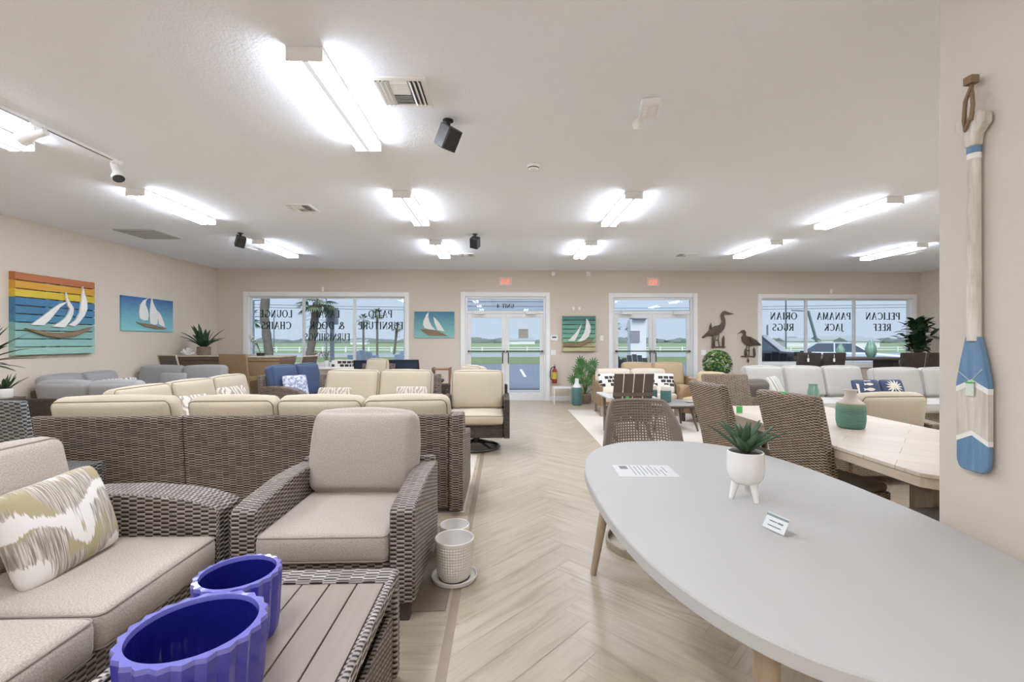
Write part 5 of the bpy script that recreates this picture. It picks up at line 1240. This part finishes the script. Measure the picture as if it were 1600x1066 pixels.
for x in (-.2, .2):
    for y in (-.17, .17): m = MB(); m.box((x, y, .175), (.02, .02, .35)); m.build('leg', K['whitem'], root)
# left window items
succ('green leafy plant in a woven brown pot on the taupe bar table', (-5.98, 9.3, 1.12), .12, .17, .46, 'leafd', 24, 'wkn', 'potted_bromeliad', .085, .6, 58)
root = thing('coral_ornament', 'white coral ornament beside the plant on the taupe bar table', 'ornament', (-6.22, 9.2, 1.12)); m = MB(); rn = random.Random(2)
for i in range(16):
    a = R(rn.uniform(0, 360)); e = rn.uniform(.1, 1.4); m.tube([(0, 0, .02), (.06 * cos(a) * cos(e), .06 * sin(a) * cos(e), .02 + .06 * sin(e)), (.13 * cos(a) * cos(e), .1 * sin(a) * cos(e), .03 + .12 * sin(e))], [.03, .025, .015], 6)
m.build('coral', K['wgl'], root)
root = thing('orchid', 'white orchid in a low pot on the honey rattan bar table', 'potted plant', (-4.92, 9.4, 1.10))
m = MB(); m.lathe([(.001, 0), (.07, 0), (.08, .06), (.07, .06), (.001, .05)], 20); m.build('pot', K['black'], root)
m = MB(); ml = MB(); rn = random.Random(6)
for i in range(4):
    a = R(160 + i * 25); tip = (.22 * cos(a), .1 * sin(a), .28 + .03 * i); m.tube([(0, 0, .05), (tip[0] * .4, tip[1] * .4, .25), tip], .004, 5)
    for k in range(4):
        p = tuple(tip[j] * (.5 + .15 * k) + (0, 0, .08)[j] for j in range(3))
        for q in range(5): ml.leaf(p, (cos(q * 1.26), .3, sin(q * 1.26)), .04, .03, .2, 3)
m.build('stem', K['leaf'], root); ml.build('petals', K['wgl'], root)
root = thing('side_table', 'white console table with dried flower jars before the left window', 'side table', (-3.65, 9.98, 0))
m = MB(); m.bx(-.55, .5, -.16, .16, .80, .84); m.build('tabletop', K['whitem'], root, bev=.004)
for x in (-.5, .45):
    for y in (-.12, .12): m = MB(); m.box((x, y, .4), (.04, .04, .8)); m.build('leg', K['whitem'], root)
K['dry'] = plain('dried_flowers', 'a89a86', .9, var=.3, sc=60)
for x, lb in ((-4.06, 'jar of dried flowers on the white console, left one'), (-3.82, 'jar of dried flowers on the white console, right one')):
    root = thing('flower_jar', lb, 'vase', (x, 9.98, .84), 0, 'dried flower jars')
    m = MB(); m.lathe([(.001, 0), (.05, 0), (.055, .1), (.04, .14), (.035, .14), (.001, .1)], 18); m.build('jar', K['wgl'], root)
    m = MB(); rn = random.Random(int(x * 100)); ml = MB()
    for i in range(26):
        a = R(rn.uniform(0, 360)); q = rn.uniform(.02, .105); tip = (q * cos(a), q * sin(a), rn.uniform(.22, .36)); m.tube([(0, 0, .1), tip], .0025, 4)
        ml.cush(tip, (.025, .025, .025), .012, 0, None, 2)
    m.build('stem', K['dry'], root); ml.build('blossoms', K['dry'], root)
root = thing('patterned_box', 'black and white patterned box on the white console before the window', 'box', (-3.46, 9.98, .84)); m = MB(); m.bx(-.22, .2, -.1, .1, 0, .16); m.build('box_body', K['bwp'], root, bev=.004)
root = thing('wine_rack', 'small brown wooden crate between the beige loveseat and swivel chairs', 'crate', (-1.12, 8.3, 0)); 
m = MB()
for z_ in (.02, .3, .6, .88): m.bx(-.14, .14, -.15, .15, z_, z_ + .02)
m.bx(-.16, -.14, -.15, .15, 0, .92); m.bx(.14, .16, -.15, .15, 0, .92); m.build('crate_body', wood('reddish_wood', '7a5238', '9a6c48', 1), root)
for z_ in (.66, .38):
    m = MB(); m.tube([(0, -.14, z_ + .02), (0, .1, z_ + .02)], .035, 10); m.build('bottle', K['black'], root)
# ---------------------------------------------------------------- outside
G0 = -.1
def slab(name, x0, x1, y0, y1, z, mt, kind='structure'):
    m = MB(); m.bx(x0, x1, y0, y1, z - .1, z); o = m.build(name, mt, None, smooth=False); o['kind'] = kind; return o
def soilmat(n, c1, c2, sc=.5, bump=0):
    g = N(n); f = g.mix(g.noise(g.ob(), sc, 6, .65), lin(c1), lin(c2)); return g.set(f, .95)
slab('ground_walkway', -40, 60, YB + WT, 13.6, -.04, soilmat('concrete', 'b9b9b6', 'a9a9a6', 2))
slab('ground_parking', -60, 80, 13.6, 30, G0, soilmat('asphalt', '7e8694', '707885', 1.5))
slab('ground_verge', -120, 160, 30, 42, G0 + .02, soilmat('grass_verge', '7d8c5e', '6c7c4e', .6))
slab('ground_road', -200, 260, 42, 55, G0 + .03, soilmat('road', 'a6adb0', '969da0', .3))
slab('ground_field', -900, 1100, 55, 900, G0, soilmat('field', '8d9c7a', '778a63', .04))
m = MB()
for i in range(-4, 8): m.box((i * 3 + .9, 21.5, G0 + .004), (.12, 5, .006), TR(0, 0, 0))
o = m.build('parking_lines', K['white'], None); tag(o, 'white painted parking lines on the asphalt', 'parking line'); o['kind'] = 'stuff'
m = MB(); m.bx(-40, 60, 13.45, 13.6, -.16, -.02); o = m.build('curb', soilmat('curb_dark', '5b5d60', '4c4e50', 3)); o['kind'] = 'structure'
# white board fence
root = thing('board_fence', 'long white rail fence across the field behind the road', 'fence', (0, 62, G0))
m = MB()
for z_ in (.3, .62): m.bx(-70, 110, -.03, .03, z_ - .05, z_ + .05)
m.build('rail', K['white'], root)
for i in range(60): m = MB(); m.box((-70 + i * 3.05, -.06, .37), (.16, .12, .74)); m.build('post', K['white'], root)
m = MB(); rn = random.Random(8)
def hump(m, x, y, z, rx, rz_, n=10):
    vs = []; fs = []
    for i in range(n + 1):
        a = pi / 2 * i / n
        for k in range(14):
            q = 2 * pi * k / 14; j = 1 + rn.uniform(-.14, .14); vs.append((x + rx * cos(a) * cos(q) * j, y + rx * .5 * cos(a) * sin(q) * j, z + rz_ * sin(a) * j))
    for i in range(n):
        for k in range(14): fs.append([i * 14 + k, i * 14 + (k + 1) % 14, (i + 1) * 14 + (k + 1) % 14, (i + 1) * 14 + k])
    m.add(vs, fs)
for i in range(230):
    x = -420 + i * 5.2 + rn.uniform(-3, 3); k = 1 + .9 * math.exp(-((x - 165) / 35) ** 2) + .5 * math.exp(-((x - 330) / 60) ** 2)
    hump(m, x, 330 + rn.uniform(-25, 25), G0, rn.uniform(5, 11), rn.uniform(2.0, 3.8) * (1 + (k - 1) * .6), 5)
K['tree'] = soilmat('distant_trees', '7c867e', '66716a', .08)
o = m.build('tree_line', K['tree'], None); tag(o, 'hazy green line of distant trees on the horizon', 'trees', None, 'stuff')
def palm(label, loc, pts, r, fr, n=26, L=1.6, name='palm_tree', shaggy=True):
    root = thing(name, label, 'palm tree', loc)
    m = MB(); P = []; 
    for i in range(len(pts) - 1):
        for t in range(6): P.append(tuple(pts[i][j] + (pts[i + 1][j] - pts[i][j]) * t / 6 for j in range(3)))
    P.append(pts[-1]); m.tube(P, [r * (1 + .16 * (i % 2)) for i in range(len(P))], 10); m.build('trunk', K['bark'], root)
    m = MB(); rn = random.Random(n)
    for i in range(n):
        a = R(i * 137.5); e = R(75 - 105 * i / n); d = (cos(a) * cos(e), sin(a) * cos(e), sin(e))
        p0 = Vector(pts[-1]); m.leaf(p0, d, L * .5, .03 * L, .1, 3)
        tip = p0 + Vector(d) * L * .45
        for k in range(-5, 6):
            b = a + R(k * 14); m.leaf(tip, (cos(b) * cos(e), sin(b) * cos(e), sin(e)), L * .55, .07 * L, .7, 4)
    m.build('fronds', K['frond'], root)
    if shaggy:
        m = MB()
        for i in range(34):
            a = R(i * 99); p = Vector(pts[-1]) - Vector((0, 0, rn.uniform(.1, 1.0))); m.leaf(p + Vector((r * cos(a), r * sin(a), 0)), (cos(a), sin(a), .6), .17 + r, .06, 1.2, 4)
        m.build('boots', K['bark'], root)
K['bark'] = plain('palm_bark', '7f776c', .95, var=.25, sc=9, bump=.8, bsc=20); K['frond'] = plain('palm_frond', '6c8463', .7, var=.2, sc=4)
palm('palm tree with forked trunk seen in the left window pane', (-7.98, 16, G0), [(0, 0, 0), (-.1, 0, 1.0), (-.28, 0, 2.4), (-.1, 0, 4.4), (0, 0, 6.5)], .13, 1, 20, 1.6, shaggy=False)
palm('leaning palm tree with shaggy crown in the middle window pane', (-6.35, 15, G0), [(0, 0, 0), (.05, 0, .9), (.2, 0, 2.0), (.3, 0, 2.75)], .115, 1, 26, .75)
palm('far palm tree, leftmost of three in the right pane of the left window', (-14.6, 48, G0), [(0, 0, 0), (0, 0, 3.6)], .10, 1, 18, .85)
palm('far palm tree, middle of three in the right pane of the left window', (-12.9, 47, G0), [(0, 0, 0), (0, 0, 4.1)], .10, 1, 19, .85)
palm('far palm tree, shorter right one of three beyond the left window', (-11.9, 50, G0), [(0, 0, 0), (.3, 0, 2.9)], .12, 1, 20, .75)
palm('far palm tree left of the roadside pillar beyond the right door', (11.4, 46, G0), [(0, 0, 0), (0, 0, 2.9)], .14, 1, 21, .7)
palm('far palm tree half behind the roadside pillar', (12.9, 46, G0), [(0, 0, 0), (0, 0, 2.8)], .14, 1, 22, .7)
palm('tiny distant palm at the left edge of the left window', (-33, 60, G0), [(0, 0, 0), (0, 0, 4.2)], .25, 1, 17, 2.0)
K['gpole'] = plain('galvanised_metal', '7d8894', .5, .3)
root = thing('road_sign', 'back of a rectangular road sign on a post in the middle window pane', 'road sign', (px2x(519, 15.5), 15.5, G0))
m = MB(); m.bx(-.06, .06, -.04, .04, 0, 2.55); m.build('post', K['gpole'], root); m = MB(); m.bx(-.19, .19, .045, .055, 2.05, 2.62); m.build('sign_panel', plain('sign_back', '9aa4ad', .5), root)
root = thing('roadside_pillar', 'white sign pillar with small grey board seen through the right door', 'sign', (px2x(997, 20), 20, G0))
m = MB(); m.bx(-.38, .32, -.15, .35, 0, 2.45); m.build('pillar', K['white'], root, bev=.02)
m = MB(); m.bx(-.42, .02, -.19, -.155, 1.45, 1.95); m.build('sign_board', plain('grey_board', '9a9ba0', .6), root)
m = MB(); m.bx(-.3, .3, -.3, .3, 2.45, 2.55); m.build('cap', K['gpole'], root)
for px_, Y, h, lb, rr in ((396, 40, 5.0, 'thin street lamp pole at the left of the left window', .09), (428, 70, 6.0, 'thin distant pole in the left window pane', .08), (510, 38, 5.0, 'thin utility pole beside the road sign post', .06), (1228, 40, 7, 'thin utility pole behind the dark pickup', .07), (1283, 40, 4.2, 'leaning wooden pole above the white car', .12), (1199, 60, 3.6, 'short distant pole at the left of the right window', .12)):
    m = MB(); m.tube([(0, 0, 0), (-1.2 if px_ == 1283 else 0, 0, h)], rr, 8); m.tube([(-1.2 if px_ == 1283 else 0, 0, h), (-1.2 - 1.5 if px_ == 1283 else (.9 if px_ in (396, 1228) else 0.05), 0, h + .05)], rr * .6, 6)
    o = m.build('utility_pole', K['gpole'], None); o.location = (px2x(px_, Y), Y, G0); tag(o, lb, 'pole')
for zz, yy, lb in ((4.0, 36, 'lower overhead power line above the field'), (4.35, 38, 'upper overhead power line above the field')):
    m = MB(); m.tube([(-60 + i * 12, 0, .25 * sin(i * .9)) for i in range(12)], .018, 5); o = m.build('power_line', K['black'], None); o.location = (0, yy, zz); tag(o, lb, 'power line')
root = thing('tall_building', 'distant brown tower block on the horizon', 'building', (px2x(818, 260), 260, G0))
m = MB(); m.bx(-2.7, 2.7, 0, 4, 0, 7.9); m.build('tower', plain('brown_facade', 'a2938a', .8), root); m = MB(); m.bx(-2.7, 2.7, -.05, 4.05, 7.9, 8.3); m.build('roof', plain('grey_roof', '8b8583', .8), root)
def houses():
    for px_, Y, wd_, h, lb in ((800, 200, 7, 2.6, 'low white house left of the tower block'), (824, 210, 7, 2.8, 'low white house right of the tower block'), (1250, 120, 8, 2.4, 'white shed beyond the pickup in the right window'), (1320, 130, 14, 3.0, 'long grey roofed barn behind the white car'), (1350, 110, 8, 2.4, 'low grey building right of the barn'), (560, 200, 7, 2.2, 'low white house beyond the left window')):
        root = thing('farm_building', lb, 'building', (px2x(px_, Y), Y, G0))
        m = MB(); m.bx(-wd_ / 2, wd_ / 2, 0, 5, 0, h * .6); m.build('wall', K['white'], root)
        m = MB(); m.prism([(-.3, h * .6), (5.3, h * .6), (2.5, h)], 'x', -wd_ / 2 - .3, wd_ / 2 + .3); m.build('roof', bpy.data.materials.get('barn_roof') or plain('barn_roof', 'a3a7a8', .7), root)
houses()
def car(label, cat, loc, rz, paint, L, W, H, suv):
    root = thing('parked_car', label, cat, loc, rz)
    # x along length, front at +x
    zb, zs = .22, H * (.64 if suv else .68)
    body = [(-L / 2, zb + .15), (-L / 2 + .08, zb), (L / 2 - .1, zb), (L / 2, zb + .12), (L / 2 - .02, zs - .14), (L / 2 - .2, zs - .06), (L * .2, zs + .03), (-L / 2 + .1, zs + .04), (-L / 2, zs - .1)]
    m = MB(); m.prism(body, 'y', -W / 2, W / 2); m.build('body', paint, root, bev=.09, seg=4)
    cab = [(-L * .42 if not suv else -L * .12, zs), (L * .22, zs), (L * .06, H), (-L * .26 if not suv else -L * .08, H)]
    m = MB(); b = len(m.v); m.prism(cab, 'y', -W / 2 + .1, W / 2 - .1)
    m.v = [Vector((p.x, p.y * (.84 if p.z > H - .01 else 1), p.z)) for p in m.v]; m.build('cabin_glass', K['autog'], root, bev=.03)
    m = MB(); m.prism([(cab[3][0] - .03, H - .03), (cab[2][0] + .04, H - .03), (cab[2][0], H + .025), (cab[3][0], H + .02)], 'y', -W / 2 + .22, W / 2 - .22)
    for sg in (-1, 1):
        for a, b_ in ((cab[1], cab[2]), (cab[0], cab[3]), ((-.1 * L, zs), (-.1 * L, H))): m.tube([(a[0], sg * (W / 2 - .1), a[1]), (b_[0], sg * (W / 2 - .1) * .84, b_[1])], .035, 6)
    m.build('roof', paint, root)
    for x in (-L * .31, L * .32):
        for sg in (-1, 1):
            o_ = MB(); o_.lathe([(.001, -.11), (.3, -.11), (.34, -.07), (.34, .07), (.3, .11), (.001, .11)], 24, (0, 0, 0), TR(x, sg * (W / 2 - .08), .34) @ RX(90)); w_ = o_.build('wheel', K['black'], root)
            o_ = MB(); o_.lathe([(.001, -.02), (.19, 0), (.2, .02), (.001, .02)], 16, (0, 0, 0), TR(x, sg * (W / 2 + .03), .34) @ RX(90)); o_.build('hubcap', K['gpole'], w_)
    for sg in (-1, 1): m = MB(); m.box((L / 2 - .06, sg * (W / 2 - .3), zs - .22), (.1, .4, .1)); m.build('headlamp', K['black'] if suv else K['gpole'], root, bev=.02)
    m = MB(); m.box((L / 2 - .01, 0, zs - .25), (.06, W * .45, .14)); m.build('grille', K['black'], root)
    return root
K['autog'] = plain('tinted_glass', '4d5a66', .08, var=0, coat=1)
K['wcar'] = plain('white_car_paint', 'e3e8f0', .25, coat=1, var=0); K['dcar'] = plain('dark_car_paint', '30343c', .25, coat=1, var=0)
car('white hatchback parked outside the right window', 'car', (px2x(1318, 20.5), 20.5, G0), -32, K['wcar'], 4.1, 1.75, 1.42, False)
car('dark pickup parked outside the left pane of the right window', 'car', (px2x(1182, 18), 18, G0), -40, K['dcar'], 4.4, 1.9, 1.72, True)
K['lblue'] = plain('pale_blue_resin', 'c2d3ea', .5)
adir('pale blue adirondack chair outside the left window, left one', (px2x(586, 11.9), 11.9, -.04), 160, 'lblue', 'lblue', 'pale blue adirondack chairs', 5, sc=1.3)
adir('pale blue adirondack chair outside the left window, right one', (px2x(614, 13.0), 13.0, -.04), 240, 'lblue', 'lblue', 'pale blue adirondack chairs', 5, sc=1.3)
K['nblack'] = plain('black_resin', '2f3136', .5)
adir('black adirondack chair outside the left leaf of the right door, left one', (px2x(972, 11.7), 11.75, -.04), 20, 'nblack', 'nblack', 'black adirondack chairs', 5, sc=1.12)
adir('black adirondack chair outside the left leaf of the right door, right one', (px2x(1003, 12.8), 12.85, -.04), 10, 'nblack', 'nblack', 'black adirondack chairs', 5, sc=1.12)
adir('black adirondack chair outside right window, at its left frame', (px2x(1203, 11.6), 11.7, -.04), 170, 'nblack', 'nblack', 'black adirondack chairs', 5, sc=1.25)
adir('black fan back adirondack chair outside the right window, before the pickup', (px2x(1238, 12.8), 12.9, -.04), 185, 'nblack', 'nblack', 'black adirondack chairs', 5, sc=1.25)
m = MB(); rn = random.Random(12)
for i in range(40): hump(m, 4.5 + rn.uniform(-1.2, 2.0), 30.5 + rn.uniform(-.6, .6), G0, rn.uniform(.3, .6), rn.uniform(.4, .75), 4)
o = m.build('hedge', K['leaf'], None); tag(o, 'low green shrubs at the parking edge beyond the right door', 'shrub', None, 'stuff')
sun_d = bpy.data.lights.new('sun', 'SUN'); sun_d.energy = 1.8; sun_d.angle = R(40); sun = bpy.data.objects.new('sun', sun_d); COL.objects.link(sun); sun.rotation_euler = (R(35), 0, R(20))

m = MB(); m.bx(-1.7, 1.7, 12.8, 12.95, 2.24, 3.1)
for k in range(6): m.bx(-1.7, 1.7, 12.785, 12.8, 2.25 + k * .13, 2.36 + k * .13)
o = m.build('porch_gable', plain('grey_siding', 'b4bdcb', .7), None); o['kind'] = 'structure'
for x in (-1.62, 1.62):
    m = MB(); m.bx(x - .07, x + .07, 12.81, 12.94, -.04, 2.24); o = m.build('porch_column', K['white'], None); o['kind'] = 'structure'
